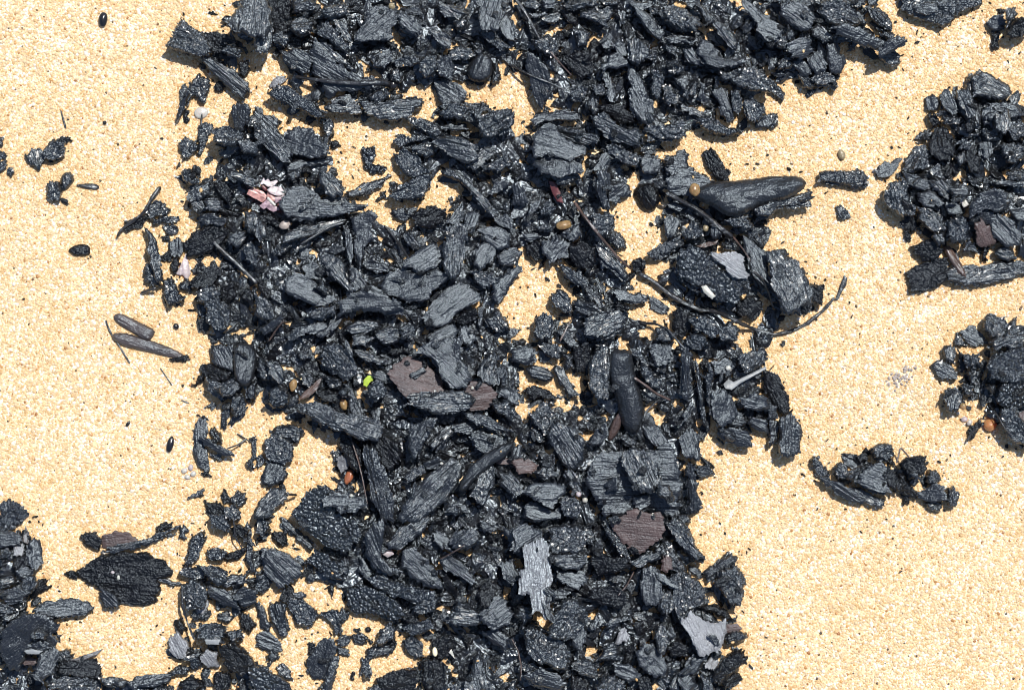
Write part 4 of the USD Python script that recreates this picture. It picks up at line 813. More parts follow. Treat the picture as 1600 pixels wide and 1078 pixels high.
g 115 74 122 74 126 80 118 82 114 80
m 50 72 56 66 66 66 78 65 90 65 95 60 100 64 103 76 105 88 104 100 100 106 90 104 80 104 72 106 58 106 54 96 50 92 46 86 47 78 @facedplate
r+^ 69 67 78 65 89 66 91 76 90 88 86 92 78 90 72 84 69 76 @ribbedface
m^ 58 86 64 82 68 84 66 90 60 91
m^ 76 94 84 92 86 98 80 102 76 99
r^ 90 88 98 88 100 96 96 98 90 94
g+ 10 44 18 36 24 36 27 44 26 50 20 56 14 50
g+ 12 52 18 54 20 60 16 60
r- 22 52 30 48 40 52 46 60 44 72 38 78 30 70 24 60 @darkribs
m 0 64 6 62 6 70 2 72 0 70
b 0 72 10 71 16 74 12 80 4 80
r+ 13 79 20 74 26 74 28 82 20 84
m+ 8 100 12 97 18 99 24 104 30 100 30 108 14 110 8 105
m+^ 6 92 14 86 22 86 32 88 33 92 28 96 25 102 18 98 12 95 @jaggedblue
g 30 96 38 95 44 102 40 108 32 106
r 36 76 42 82 44 92 38 90 32 80
#C3
k -4 15 6 18 10 26 13 36 13 42 8 42 0 36 @rimdome
m 0 36 5 38 6 44 0 46
r 6 45 12 42 16 46 20 54 19 66 12 69 7 68 5 60 @furrowed
m 0 46 6 48 6 58 0 62
r 102 12 108 9 114 13 118 17 116 21 108 21 104 16
r 107 3 114 0 116 4 115 12 110 9
g 122 6 132 6 133 14 124 14
g+ 124 16 131 15 130 24 126 24
k 118 2 122 6 121 16 118 14
r+ 110 28 117 26 121 30 122 36 116 42 111 41 109 34 @shellfan
g 120 24 128 26 128 32 122 31
g 135 26 140 24 142 28 138 31
p 142 26 150 22 162 20 162 36 150 40 142 34
p 136 12 144 6 152 2 162 0 162 22 150 24 142 22 137 22 @pebblybig
g 144 40 152 38 158 46 162 56 162 64 154 60 148 56 144 48
k 125 52 131 46 134 49 130 53 126 58
g 26 74 28 70 32 69 32 72 34 75 38 80 39 84 34 84 29 80
m 32 80 38 83 46 85 54 90 60 96 58 98 50 96 42 92 @keel
r 52 88 58 88 66 94 72 97 72 99 66 100 60 97 54 92
g 40 76 44 73 48 74 48 79 52 78 50 83 43 83 @nubbin
g+ 48 80 56 75 61 76 60 82 54 84 49 82
m+ 58 80 64 74 70 73 74 78 73 86 76 92 68 91 60 88 54 85
k^ 70 80 74 76 79 80 83 86 82 89 78 91 74 86
g 63 66 68 62 74 62 77 66 76 70 72 72 66 71 @beadtop
k 55 69 60 67 62 71 58 73
g- 83 72 88 69 94 68 98 68 98 76 95 80 90 82 86 78
m^ 88 79 93 79 95 83 91 84
g 99 79 104 78 107 84 103 87 98 85
m 93 92 98 89 104 86 110 88 112 96 104 97 97 96
g 110 90 115 89 118 93 116 100 111 99
g+ 97 98 103 96 108 99 107 103 100 102
k 78 84 84 78 90 88 94 92 92 95 84 92
k 83 92 88 92 88 97 84 98
#D0
m -2 9 8 9 14 12 13 17 6 18 -2 20
f 8 18 12 16 15 20 14 24 9 24
m 18 16 22 13 25 15 26 24 27 29 22 33 18 30
k 10 25 18 22 20 30 14 34 10 32
r 0 38 8 36 12 40 6 43 0 44
r 0 46 8 44 16 43 20 46 14 52 6 54
m 10 33 16 31 21 33 20 38 14 39
g 12 40 18 36 22 36 22 44 16 47
k 20 46 24 39 28 38 32 43 25 47 18 52
g+ 12 50 16 50 17 56 13 58
r+ 2 60 8 57 12 60 6 65 2 64
m 22 57 30 52 40 51 48 51 56 53 58 57 54 60 44 61 36 62 28 61 22 60 @bluetongue
g -2 52 6 54 10 58 6 60 -2 60
m- 2 70 8 64 16 60 24 59 32 62 38 66 36 70 33 72 38 76 34 82 26 80 18 80 16 88 12 95 6 94 2 88 @bigdark
g^ 20 73 25 70 30 72 28 76 22 76
m^ 15 82 20 78 26 76 32 80 26 83 20 84
b 13 90 18 86 23 88 22 92 16 92
m+^ 22 94 25 85 31 81 37 84 35 90 34 97 26 101 22 99 @greytongue
g 36 84 42 82 46 86 40 91 36 89
k 35 92 44 89 54 88 60 88 64 100 56 100 46 98 38 98
g 30 102 44 100 58 101 60 107 46 108 32 108
r 62 100 74 100 80 102 76 106 66 105
m 78 104 86 99 98 98 108 97 106 102 96 106 84 108
k 51 12 54 9 60 9 64 14 62 20 56 18 53 16
b- 64 11 72 8 80 9 84 12 86 14 80 18 70 20 64 18 @membrane
k 96 12 98 6 103 3 108 3 107 6 100 9
m 112 6 115 5 118 9 116 13 112 12
k 48 34 54 30 60 26 64 23 74 22 84 22 92 21 97 25 104 27 108 32 109 35 104 37 99 38 100 46 98 52 90 55 82 54 74 53 68 48 60 43 52 38 @blackfan
r 64 21 74 18 84 15 92 13 100 9 108 6 112 5 110 7 102 11 94 15 84 20 72 22 @rib
m 63 45 67 46 74 51 76 54 72 57 66 56 63 50
k 41 35 44 33 48 34 48 38 44 38 @snout
r 98 37 104 38 112 40 114 43 106 42
g 119 14 124 10 128 8 129 14 126 20 124 26 118 30 116 28 119 22
g 132 -2 140 -2 144 4 140 8 134 5
k 143 6 148 4 156 8 155 13 146 12
g 130 20 136 19 142 22 138 27 131 26
k 140 24 148 20 154 18 148 26 142 27
m 154 12 157 14 158 28 160 34 156 32 154 22
g 112 33 118 31 124 30 130 32 128 37 120 38 114 36
g 124 30 134 31 142 34 142 40 136 43 130 38
g 114 42 120 38 128 42 130 50 126 58 118 58 114 50
m 130 42 140 44 148 50 150 56 140 54 132 49
r+ 138 40 146 36 156 34 152 42 142 44
m- 146 48 152 42 160 44 160 52 152 56
f 122 50 129 46 130 54 126 60 122 58
r+ 136 60 142 58 146 62 142 66 136 64
g 120 60 128 56 132 60 128 64 121 64
g 124 70 130 67 136 67 142 70 140 79 132 79 124 76
g 140 72 150 70 152 76 144 80
f 106 76 112 72 118 80 116 88 110 86 106 82
k 109 66 113 63 117 70 112 74
f 126 85 130 81 136 83 137 92 130 93 126 89 @paleround
g 118 84 124 82 126 92 120 94
g 106 96 112 92 120 93 116 98 108 99
g- 138 80 148 78 156 84 160 92 150 98 142 92
k 150 60 156 60 160 66 156 72 151 68
k 113 102 120 98 126 104 122 108 114 108
k 136 96 144 98 144 106 136 108
#D1
g 0 0 8 2 10 8 4 12 0 10
r 16 0 22 4 30 12 36 18 34 20 26 14 18 6
k 12 8 20 8 20 17 14 18 10 12
m 6 24 8 19 16 20 24 26 29 31 27 36 20 41 14 43 10 38 6 32 @westplate
g 0 36 6 34 10 40 6 45 0 46
m 23 26 28 24 31 28 28 30
p- 30 28 38 20 46 23 52 30 56 38 50 38 40 33
g 50 28 56 26 58 34 53 35
k 15 50 18 43 22 42 24 48 20 53
g 22 50 30 51 36 56 40 61 34 68 26 66 22 58
m 23 47 28 46 31 49 26 51
r 9 54 13 52 19 54 20 72 16 73 12 66
m- 0 54 3 53 6 58 10 66 8 72 3 68
m- 0 74 8 70 14 76 16 83 8 84 0 80
g 7 86 10 82 14 84 14 88 10 90 7 89 @stonechip
r+ 13 93 17 91 22 96 23 101 18 100 14 97
p- -4 92 8 92 14 98 20 102 23 110 -2 112
k 33 78 37 79 37 86 34 90
m- 32 88 38 80 44 75 49 76 50 84 46 94 42 100 36 100 32 94
r^ 46 88 51 86 50 96 46 108 40 112 44 98 @uprightstick
r 50 76 56 73 60 74 58 78 52 80
g 60 73 66 72 70 75 69 78 62 78
k 61 70 65 69 65 72
k 70 76 73 76 72 79
r 50 80 58 82 58 86 52 85
g+ 75 80 78 70 84 66 88 70 86 76 80 79
r 69 82 74 80 82 80 85 82 82 86 74 86 70 90
g 66 88 70 87 72 94 72 100 68 100 66 94
k 82 74 87 72 88 78 85 84 82 84
k 60 96 62 97 61 101 59 100
k 76 100 84 96 92 94 100 94 102 100 98 108 82 110 78 104 @blacktrapezoid
g 70 106 78 103 80 110 71 112
g 40 60 46 57 52 59 54 55 57 60 52 66 54 72 50 72 48 66
p 58 44 70 42 82 46 92 55 96 61 88 62 76 60 62 59 57 54 @scaleplate
p 70 38 78 36 90 40 102 44 112 46 110 52 98 53 86 50 76 44
m- 69 10 74 2 80 0 80 14 78 22 84 30 92 32 90 34 82 34 74 30 70 22
r 80 16 90 6 100 -1 108 -1 106 6 98 14 90 20 84 19
m 75 18 80 16 84 20 80 22 76 21
m 64 24 68 26 72 34 70 39 64 34
m 92 20 100 18 108 26 114 38 117 44 110 44 100 40 94 32 88 32
m 114 26 122 24 132 32 137 40 134 42 124 36 116 30
r 122 14 128 8 138 6 140 14 132 20 125 20
m 110 10 118 12 126 18 122 22 112 16
m 140 2 150 6 148 9 142 8
m 155 6 162 8 170 12 166 18 158 14
r+ 118 66 126 52 132 54 144 62 140 66 130 68
m+ 140 62 148 50 156 52 160 60 158 66 150 70 142 66
m 142 70 150 68 158 74 156 82 148 78
r+ 130 108 136 88 140 82 142 90 148 104 150 110 @chisel
g 122 105 130 102 130 108 123 109
k 110 78 118 72 124 76 124 86 114 88
k 103 90 112 88 120 92 118 104 108 108 103 100
g 92 78 98 72 104 78 106 86 100 86 94 83
g 92 68 100 64 108 62 112 68 104 72 96 72
k 140 44 146 38 150 48 146 56 140 54
m 152 30 160 26 164 36 160 42 154 38
g 98 56 108 50 116 50 112 58 102 60
#D2
m 0 8 8 4 18 10 18 16 10 16 4 21 0 22
g 24 6 32 4 42 5 46 10 45 18 42 23 32 23 24 23 23 14 @greyblock
g 44 6 50 8 52 14 46 18
r+ 24 24 34 23 45 23 46 28 40 33 32 33 26 30
m 28 33 36 33 44 34 46 40 42 46 34 42 28 38
f+^ 7 19 12 16 20 14 23 20 24 30 25 40 23 42 23 56 24 62 20 63 17 58 12 60 11 48 4 47 4 34 8 32 @brightcolumn
b^ 62 4 66 0 78 -6 92 -4 95 6 93 12 88 16 82 21 76 23 72 18 66 10 @pinkplate
g+ 58 2 62 8 68 14 72 24 76 30 72 28 64 18 58 10
r+ 74 28 80 24 88 22 92 18 92 26 84 28 78 31
r- 86 18 91 14 92 18 88 21
g+ 92 18 95 13 100 16 104 26 108 32 104 36 98 32 94 26
g+ 92 40 100 36 108 34 116 40 120 46 118 54 110 58 107 64 104 66 101 58 100 46 @lumpyplate
b^ 93 28 95 24 99 25 100 32 96 34 93 32
m 80 40 83 31 90 32 92 38 94 46 90 54 84 54 81 47
m^ 90 35 96 37 103 43 98 42 91 38 @thorn
g+ 90 54 94 46 99 46 99 58 96 62 91 58
g 94 4 100 2 108 6 112 14 119 26 112 27 106 20 100 12
g 100 -2 110 -2 111 3 104 6
m 110 30 116 32 120 36 116 38 110 34
g+ 129 34 138 29 144 38 145 42 143 47 141 54 136 55 132 50 128 43 @eastlobe
r- 119 34 128 27 137 22 140 25 138 29 128 36 122 40 @eastfinger
k^ 125 40 132 37 138 38 134 42 127 43
k 116 56 126 54 134 58 138 64 128 62
f^ 105 66 111 58 116 62 122 65 128 66 133 63 133 72 130 80 124 84 118 86 116 86 112 78 110 73 @ashflake
m^ 122 74 126 73 129 79 126 80
f 120 92 124 86 130 80 130 86 125 95 120 94
m 104 97 112 88 119 85 121 86 116 94 108 98
b- 133 66 140 66 143 69 138 72 133 71
g 133 73 139 70 145 71 146 74 140 77 134 78
g- 126 96 132 86 140 82 146 89 140 92 130 102 126 102
m 137 80 142 83 146 88 143 90
k 130 102 138 96 144 100 138 104 132 106
g 6 68 14 69 22 74 32 76 36 86 34 94 26 94 16 90 9 82 @silverslab
g^ 22 70 26 60 31 52 40 51 45 55 47 62 44 68 38 74 32 76 24 74 @boulder
m 36 70 44 68 45 78 42 83 37 78
r 4 56 12 58 14 64 8 66 2 62
g- 50 44 60 42 68 44 72 50 66 56 56 54 48 50
k 52 20 60 24 72 23 74 30 64 34 54 36 50 28
m 23 46 30 44 36 46 34 50 26 51
m 49 66 53 61 55 64 52 70 49 70
r+ 56 66 62 62 72 61 74 63 66 66 60 69
f 65 78 67 72 70 69 73 74 72 77 67 79 @whitesquare
g+ 89 74 91 67 95 68 96 74 97 78 95 84 91 84
m- 95 72 100 68 103 74 97 77
k 98 80 104 76 110 80 108 86 100 86
m 77 84 81 79 88 79 93 86 96 94 94 98 88 99 82 94 @bluebean
r+ 51 89 56 82 62 78 66 82 69 88 60 89 @smallfan
k 70 82 76 78 76 90 71 92
g 36 92 44 88 54 92 52 100 42 98
g 52 104 56 97 64 98 70 104 66 110 54 110
m- 8 98 18 92 28 96 34 102 28 108 14 104
g 6 94 14 90 22 94 14 98
k 36 98 46 98 50 108 38 108
m 62 90 74 92 80 98 72 102 64 96
k 78 98 86 100 88 110 80 110
r+ 98 106 102 98 104 98 104 108
m 104 100 112 98 116 106 106 110
g 116 98 124 98 126 108 118 108
"""

def W(px, py, h=0.0):
    """Where a thing at height h stands on the beach, from its place in the picture."""
    f = 1 - h / CAMH
    return np.array([(px - 800) * PX * f, (539 - py) * PX * f, h])

# ------------------------------------------------------------------ where charcoal lies: a coarse map of the beach (2 px cells, a margin all round)
MARG = 60
GW, GH = (1600 + 2 * MARG) // 2, (1078 + 2 * MARG) // 2
def raster(polys, holes=()):
    im = Image.new('L', (GW, GH), 0); d = ImageDraw.Draw(im)
    for p in polys: d.polygon([((x + MARG) / 2, (y + MARG) / 2) for x, y in p], fill=1)
    for p in holes: d.polygon([((x + MARG) / 2, (y + MARG) / 2) for x, y in p], fill=0)
    return np.asarray(im).astype(bool)
def P(s, tile=None):
    v = np.array(s.split(), float).reshape(-1, 2)
    if tile:
        v = v * 2.505 + [400 * int(tile[1]), (0, 270, 540, 808)['ABCD'.index(tile[0])]]
    return v
mask = raster([P(s) for s in PILES], [P(s) for s in GAPS])
inside = ndimage.distance_transform_edt(mask) * 2
yy, xx = np.mgrid[0:GH, 0:GW]
cx, cy = xx * 2 + 1 - MARG, yy * 2 + 1 - MARG
SAND = sand_z((cx - 800) * PX, (539 - cy) * PX) / PX      # in px
hp = np.stack([cx / 55.0, cy / 55.0, np.zeros_like(cx, float)], -1)
HEAP = mask * (28 * (1 - np.exp(-inside / 48)) - 2.5 + 14 * (meshkit.noise(hp, 21) - 0.45) * (1 - np.exp(-inside / 34)))
HEAP = np.maximum(HEAP, 0)
H = SAND + HEAP                                             # top of whatever lies there, in px
UNDER = np.full(H.shape, 1e9)                               # underside of the lowest flake there

# ------------------------------------------------------------------ pieces of charcoal
def nz(u, v, su, sv, seed): return meshkit.noise(np.stack([u * su + 37.1 * seed, v * sv + 11.7 * seed, np.full_like(u, seed * 0.731)], -1), seed)
def flake(poly, style='m', seed=0, s=2.0, thick=None, jag=1.0, bend=None, grow=1.0):
    """A broken plate with the outline poly (px, y down). Returns vertices (px, y up, about its centre, standing on z = 0), faces, uv, centre, thickness."""
    R = np.random.default_rng(seed)
    st, mods = style[0], style[1:]
    p = np.array(poly, float)
    area = abs(shapely.area(Polygon(p)))
    c = np.array(Polygon(p).centroid.coords[0]) if area > 1 else p.mean(0)
    q = (p - c) * [1, -1] * grow * (1.07 if 'o' in mods else 1.0)
    if shapely.area(Polygon(q)) and not Polygon(q).exterior.is_ccw: q = q[::-1]
    if 'o' in mods:
        for _ in range(1): q = np.stack([0.75 * q + 0.25 * np.roll(q, -1, 0), 0.25 * q + 0.75 * np.roll(q, -1, 0)], 1).reshape(-1, 2)
    # grain: along the long axis
    w, ax = np.linalg.eigh(np.cov((q - q.mean(0)).T)); a = ax[:, 1]
    L, Wd = 3.4 * math.sqrt(max(w[1], 1)), 3.4 * math.sqrt(max(w[0], 1))
    if 'o' not in mods and jag > 0.45:                            # broken corners, bites and spurs
        out = []
        for i in range(len(q)):
            A, B = q[i], q[(i + 1) % len(q)]; e = B - A; l = np.linalg.norm(e)
            out.append(A)
            if l > 9:
                n = np.array([e[1], -e[0]]) / l
                for f in np.sort(R.uniform(0.12, 0.88, 1 + int(l > 24) + int(l > 45))):
                    out.append(A + e * f + n * np.clip(R.normal(-0.01, 0.085) * l, -5.5, 4.0))
                    if R.random() < 0.35: out.append(A + e * min(0.96, f + R.uniform(1.0, 2.5) / l) + n * R.uniform(-4.0, 2.0))
        q2 = np.array(out); g2 = Polygon(q2).buffer(0)
        if g2.geom_type == 'Polygon': q = np.array(g2.exterior.coords)[:-1]
        if not Polygon(q).exterior.is_ccw: q = q[::-1]
    # outline with broken, splintery edges
    pts = []
    for i in range(len(q)):
        A, B = q[i], q[(i + 1) % len(q)]
        e = B - A; l = np.linalg.norm(e)
        if l < 1e-6: continue
        k = max(1, int(round(l / s))); n = np.array([e[1], -e[0]]) / l
        along = abs(e @ a) / l                                   # edges across the grain are more ragged
        amp = jag * 1.35 * (0.3 if 'o' in mods else (0.35 + 0.9 * (1 - along)) * (1.15 if st in 'grk' else 1.0))
        t = np.arange(k) / k
        off = R.normal(0, amp, k) * np.where(t > 0, 1, 0.5)
        if k > 3: off += np.interp(t, np.linspace(0, 1, max(2, k // 3)), R.normal(0, 0.9 * amp, max(2, k // 3))) * np.sin(np.pi * np.clip(t, 0, 1))
        pts.append(A + e * t[:, None] + n * off[:, None])
    b = np.vstack(pts)
    pg = Polygon(b).buffer(0)
    if pg.geom_type != 'Polygon': pg = max(pg.geoms, key=lambda g: g.area)
    b = np.array(pg.exterior.coords)[:-1]
    if not pg.exterior.is_ccw: b = b[::-1]
    dense = np.vstack([b + (np.roll(b, -1, 0) - b) * t for t in (0, 0.34, 0.67)])
    tree = cKDTree(dense)
    x0, y0, x1, y1 = pg.bounds
    gx, gy = np.meshgrid(np.arange(x0, x1, s), np.arange(y0, y1, s * 0.87)); gx[1::2] += s / 2
    g = np.stack([gx.ravel(), gy.ravel()], 1); g = g + R.uniform(-0.3, 0.3, g.shape) * s
    g = g[shapely.contains_xy(pg, g[:, 0], g[:, 1])]
    if len(g): g = g[tree.query(g)[0] > 0.55 * s]
    v2 = np.vstack([b, g]) if len(g) else b
    nb = len(b)
    tri = Delaunay(v2, qhull_options='QJ Qbb Qc').simplices
    cc = v2[tri].mean(1); tri = tri[shapely.contains_xy(pg, cc[:, 0], cc[:, 1])]
    ar = np.cross(v2[tri[:, 1]] - v2[tri[:, 0]], v2[tri[:, 2]] - v2[tri[:, 0]])
    tri = np.where((ar < 0)[:, None], tri[:, ::-1], tri); tri = tri[np.abs(ar) > 1e-6]
    u, v = v2 @ a, v2 @ np.array([-a[1], a[0]])
    d = tree.query(v2)[0]; d[:nb] = 0
    dm = max(d.max(), 1)
    t = thick or {'m': 6.5, 'g': 9.0, 'r': 8.5, 'k': 8.0, 'p': 8.5, 'b': 7.0, 'f': 6.5}[st] * R.uniform(0.75, 1.35) * min(1.5, 0.55 + Wd / 45)
    ew = 0.7
    z = t * (0.96 + 0.04 * (1 - np.exp(-d / ew)))
    if 'o' in mods: z = 0.45 * t + (0.35 * t + (0.21 if 'l' in mods else 0.10) * Wd) * np.sqrt(np.maximum(0, 1 - (1 - d / dm) ** 2))
    edge = 1 - np.exp(-d / 1.2)
    lump, rid, fine, terr = {'m': (0.7, 0.9, 0.45, 0.9), 'g': (1.5, 0.9, 1.3, 2.0), 'r': (0.7, 1.7, 0.35, 1.6), 'k': (1.0, 0.8, 0.8, 1.6),
                             'p': (1.2, 0.3, 0.6, 0.2), 'b': (0.5, 0.6, 0.2, 0.6), 'f': (0.7, 0.7, 0.25, 1.0)}[st]
    if 'o' in mods: lump, terr = 1.8, 0.9
    sc = min(1.0, Wd / 26)
    z = z + sc * lump * (nz(u, v, 0.06, 0.09, seed) - 0.5) * 2 * edge
    z = z + sc * rid * (1 - np.abs(2 * nz(u, v, 0.025, 0.26, seed + 1) - 1) * 1.6) * edge
    z = z + fine * (nz(u, v, 0.19, 0.24, seed + 2) - 0.5) * 2 * edge
    f = nz(u, v, 0.035, 0.085, seed + 3) * 4.5
    z = z + sc * terr * (np.floor(f) + np.clip((f - np.floor(f)) * 5, 0, 1) - 2.2) * edge
    if st == 'p' or 'p' in mods:
        cells = R.uniform([x0, y0], [x1, y1], (max(4, int(area / 22)), 2)); z = z + 1.5 * np.exp(-(cKDTree(cells).query(v2)[0] / 1.9) ** 2) * edge
    z = np.maximum(z, 0.25 * t)
    bd = (R.uniform(-0.06, 0.14) if bend is None else bend)
    arch = -bd * v ** 2 / max(Wd, 6) + R.normal(0, 0.05) * u * v / max(L, 8) + R.normal(0, 0.035) * u ** 2 / max(L, 8)
    arch = arch - arch.min()
    zt = z + arch; zb = arch.copy()
    zb[nb:] = zb[nb:] + 0.05 * t
    # boundary edges of the sheet become the broken rim
    E = np.vstack([tri[:, [0, 1]], tri[:, [1, 2]], tri[:, [2, 0]]]); key = {tuple(e) for e in E.tolist()}
    rim = np.array([e for e in E.tolist() if (e[1], e[0]) not in key])
    n = len(v2)
    top = np.column_stack([v2, zt]); bot = np.column_stack([v2 * 0.985, zb])
    rv = np.unique(rim); back = np.full(n, -1); back[rv] = np.arange(len(rv))
    cut = np.column_stack([v2[rv] * 1.0, zt[rv] - 0.02])
    mid = np.column_stack([v2[rv] + R.normal(0, 0.35, (len(rv), 2)), zb[rv] + (zt[rv] - zb[rv]) * R.uniform(0.35, 0.65, len(rv))])
    low = np.column_stack([v2[rv] * 0.985, zb[rv]])
    m = len(rv); o1, o2, o3, o4 = n, n + m, n + 2 * m, n + 3 * m
    r0, r1 = back[rim[:, 0]], back[rim[:, 1]]
    F = [tri]
    for A, B in ((o1, o2), (o2, o3)):
        F += [np.stack([A + r0, B + r0, B + r1], 1), np.stack([A + r0, B + r1, A + r1], 1)]
    F.append(tri[:, ::-1] + o4)
    V = np.vstack([top, cut, mid, low, bot])
    uvo = R.uniform(0, 40, 2)
    uvt = np.column_stack([u, v])
    uvr = np.column_stack([u[rv], v[rv]])
    UV = np.vstack([uvt, uvr, uvr + [0, 0] + (mid[:, 2:] * [[0, 1.0]]), uvr + (t * np.array([[0, 1.0]])), uvt]) * 0.02 + uvo
    return V, np.vstack(F), UV, c, float(np.percentile(zt, 70)) / 0.85, b

def footprint(poly):
    im = Image.new('L', (GW, GH), 0)
    ImageDraw.Draw(im).polygon([((x + MARG) / 2, (y + MARG) / 2) for x, y in poly], fill=1, outline=1)
    return np.nonzero(np.asarray(im))
def settle(poly, c, t, style, R, tiltmax=0.30, q=65, lift=0.0):
    """Lays a piece down on what is already there: (height of its centre, slope) in px; then it becomes part of what is there."""
    iy, ix = footprint(poly)
    if len(ix) == 0: return 0.0, np.zeros(2)
    hx, hy, hz = cx[iy, ix] - c[0], -(cy[iy, ix] - c[1]), H[iy, ix]
    g = np.zeros(2)
    on_pile = (hz - SAND[iy, ix]).mean() > 2.0
    if len(ix) > 8:
        A = np.column_stack([hx, hy, np.ones(len(hx))])
        sol = np.linalg.lstsq(A, hz, rcond=None)[0]; g = np.clip(sol[:2] * 0.6, -0.2, 0.2)
    k = 1.0 if on_pile else 0.45
    g = g + R.normal(0, 0.13, 2) * k - SUN_H * 0.11 * k
    if '+' in style: g = 0.3 * g - SUN_H * (0.13 if style[0] in 'mb' else 0.20) * max(k, 0.8)
    if '-' in style or (style == 'k' and R.random() < 0.6): g = 0.45 * g + SUN_H * 0.24 * k
    l = np.linalg.norm(g)
    if l > tiltmax: g *= tiltmax / l
    size = math.sqrt(len(ix)) * 2
    if '+' not in style: g *= min(1.0, 34 / max(size, 1)) ** 0.35
    z0 = np.percentile(hz - g[0] * hx - g[1] * hy, q if on_pile else 55) + lift
    if not on_pile: z0 -= 0.12 * t
    top = z0 + g[0] * hx + g[1] * hy + t * 0.85
    H[iy, ix] = np.maximum(hz, top)
    UNDER[iy, ix] = np.minimum(UNDER[iy, ix], z0 + g[0] * hx + g[1] * hy)
    return z0, g

def record(V, c, z0):
    """Notes the true top and underside of a piece that has been laid (V about its centre c, z from z0)."""
    i = np.clip(((c[1] - V[:, 1] + MARG) / 2).astype(int), 0, GH - 1); j = np.clip(((c[0] + V[:, 0] + MARG) / 2).astype(int), 0, GW - 1)
    np.maximum.at(H, (i, j), V[:, 2] + z0); np.minimum.at(UNDER, (i, j), V[:, 2] + z0)

def lay(V, z0, g):
    V = V.copy(); V[:, 2] += V[:, 0] * g[0] + V[:, 1] * g[1]
    V[:, :2] -= np.outer(V[:, 2], g) * 0.5
    return V

# ---- crumbs: everything too small to pick apart, heaped under and between the flakes
protos = []
for i in range(90):
    R = np.random.default_rng(900 + i)
    n = R.integers(5, 9); an = np.sort(R.uniform(0, 2 * np.pi, n)) + np.linspace(0, 0.01, n)
    an = np.linspace(0, 2 * np.pi, n, endpoint=False) + R.uniform(-0.35, 0.35, n)
    asp = R.choice([1.1, 1.4, 1.8, 2.6, 3.6], p=[0.25, 0.25, 0.2, 0.18, 0.12])
    r = R.uniform(0.7, 1.15, n)
    pl = np.column_stack([np.cos(an) * r * math.sqrt(asp), np.sin(an) * r / math.sqrt(asp)]) * 10
    stl = 'mgrk'[R.choice(4, p=[0.22, 0.26, 0.26, 0.26])]
    V, F, UV, c, t, b = flake(pl, stl, 5000 + i, s=3.4, thick=R.uniform(3.0, 5.5), jag=0.7)
    protos.append((stl, V, F, UV, t, pl))
crumbs = {k: [[], [], [], 0] for k in 'mgrk'}
def add_crumb(x, y, size, R, tilt=0.25, at='sand', deep=0.0):
    """One crumb: on the sand, or up in the heap, but never through a flake that lies over it."""
    stl, V, F, UV, t, pl = protos[R.integers(len(protos))]
    k = size / 10.0; an = R.uniform(0, 2 * np.pi)
    Rm = np.array([[math.cos(an), -math.sin(an)], [math.sin(an), math.cos(an)]])
    V = V.copy(); V[:, :2] = V[:, :2] @ Rm.T * k; V[:, 2] *= (0.45 + 0.55 * k)
    pol = np.array([x, y]) + (pl @ Rm.T) * k * [1, -1]
    g = R.normal(0, tilt, 2) - SUN_H * 0.05
    V = lay(V, 0.0, g)
    iy, ix = footprint(pol)
    if len(ix) == 0: return
    top, low = np.percentile(V[:, 2], 97), np.percentile(V[:, 2], 10)
    floor = SAND[iy, ix].mean()
    z0 = floor - low - 0.3 if at == 'sand' else (SAND + HEAP)[iy, ix].mean() - deep - top
    if at == 'top': z0 = np.percentile(np.maximum(TOPS, np.where(UNDER < 1e8, H, -1e9))[iy, ix], 70) - low
    else: z0 = min(z0, UNDER[iy, ix].min() - 0.4 - V[:, 2].max())
    if z0 + top < floor + 0.3: return
    w = W(x, y, z0 * PX)
    b = crumbs[stl]; b[0].append(V * PX + w); b[1].append(F + b[3]); b[2].append(UV + R.uniform(0, 40, 2)); b[3] += len(V)
    TOPS[iy, ix] = np.maximum(TOPS[iy, ix], z0 + top * 0.8)
TOPS = np.full(H.shape, -1e9)
def heap_crumbs():
    R = np.random.default_rng(31)
    iy, ix = np.nonzero(mask)
    for count, lo, hi, tilt, at, d0, d1 in ((1900, 13, 22, 0.10, 'sand', 0, 0), (1500, 9, 15, 0.25, 'sand', 0, 0), (2800, 9, 18, 0.24, 'heap', 1, 14), (1800, 6, 12, 0.32, 'heap', 0, 12), (420, 4, 9, 0.2, 'top', 0, 0)):
        done = 0
        for j in R.permutation(len(ix))[:count * 2]:
            sz = R.uniform(lo, hi) * (0.75 + 0.5 * R.random() ** 2)
            if inside[iy[j], ix[j]] < sz * 0.75:
                sz = inside[iy[j], ix[j]] * 1.0
                if sz < 3.5: continue
            add_crumb(cx[iy[j], ix[j]] + R.uniform(-1, 1), cy[iy[j], ix[j]] + R.uniform(-1, 1), sz, R, tilt, at, R.uniform(d0, d1))
            done += 1
            if done >= count: break

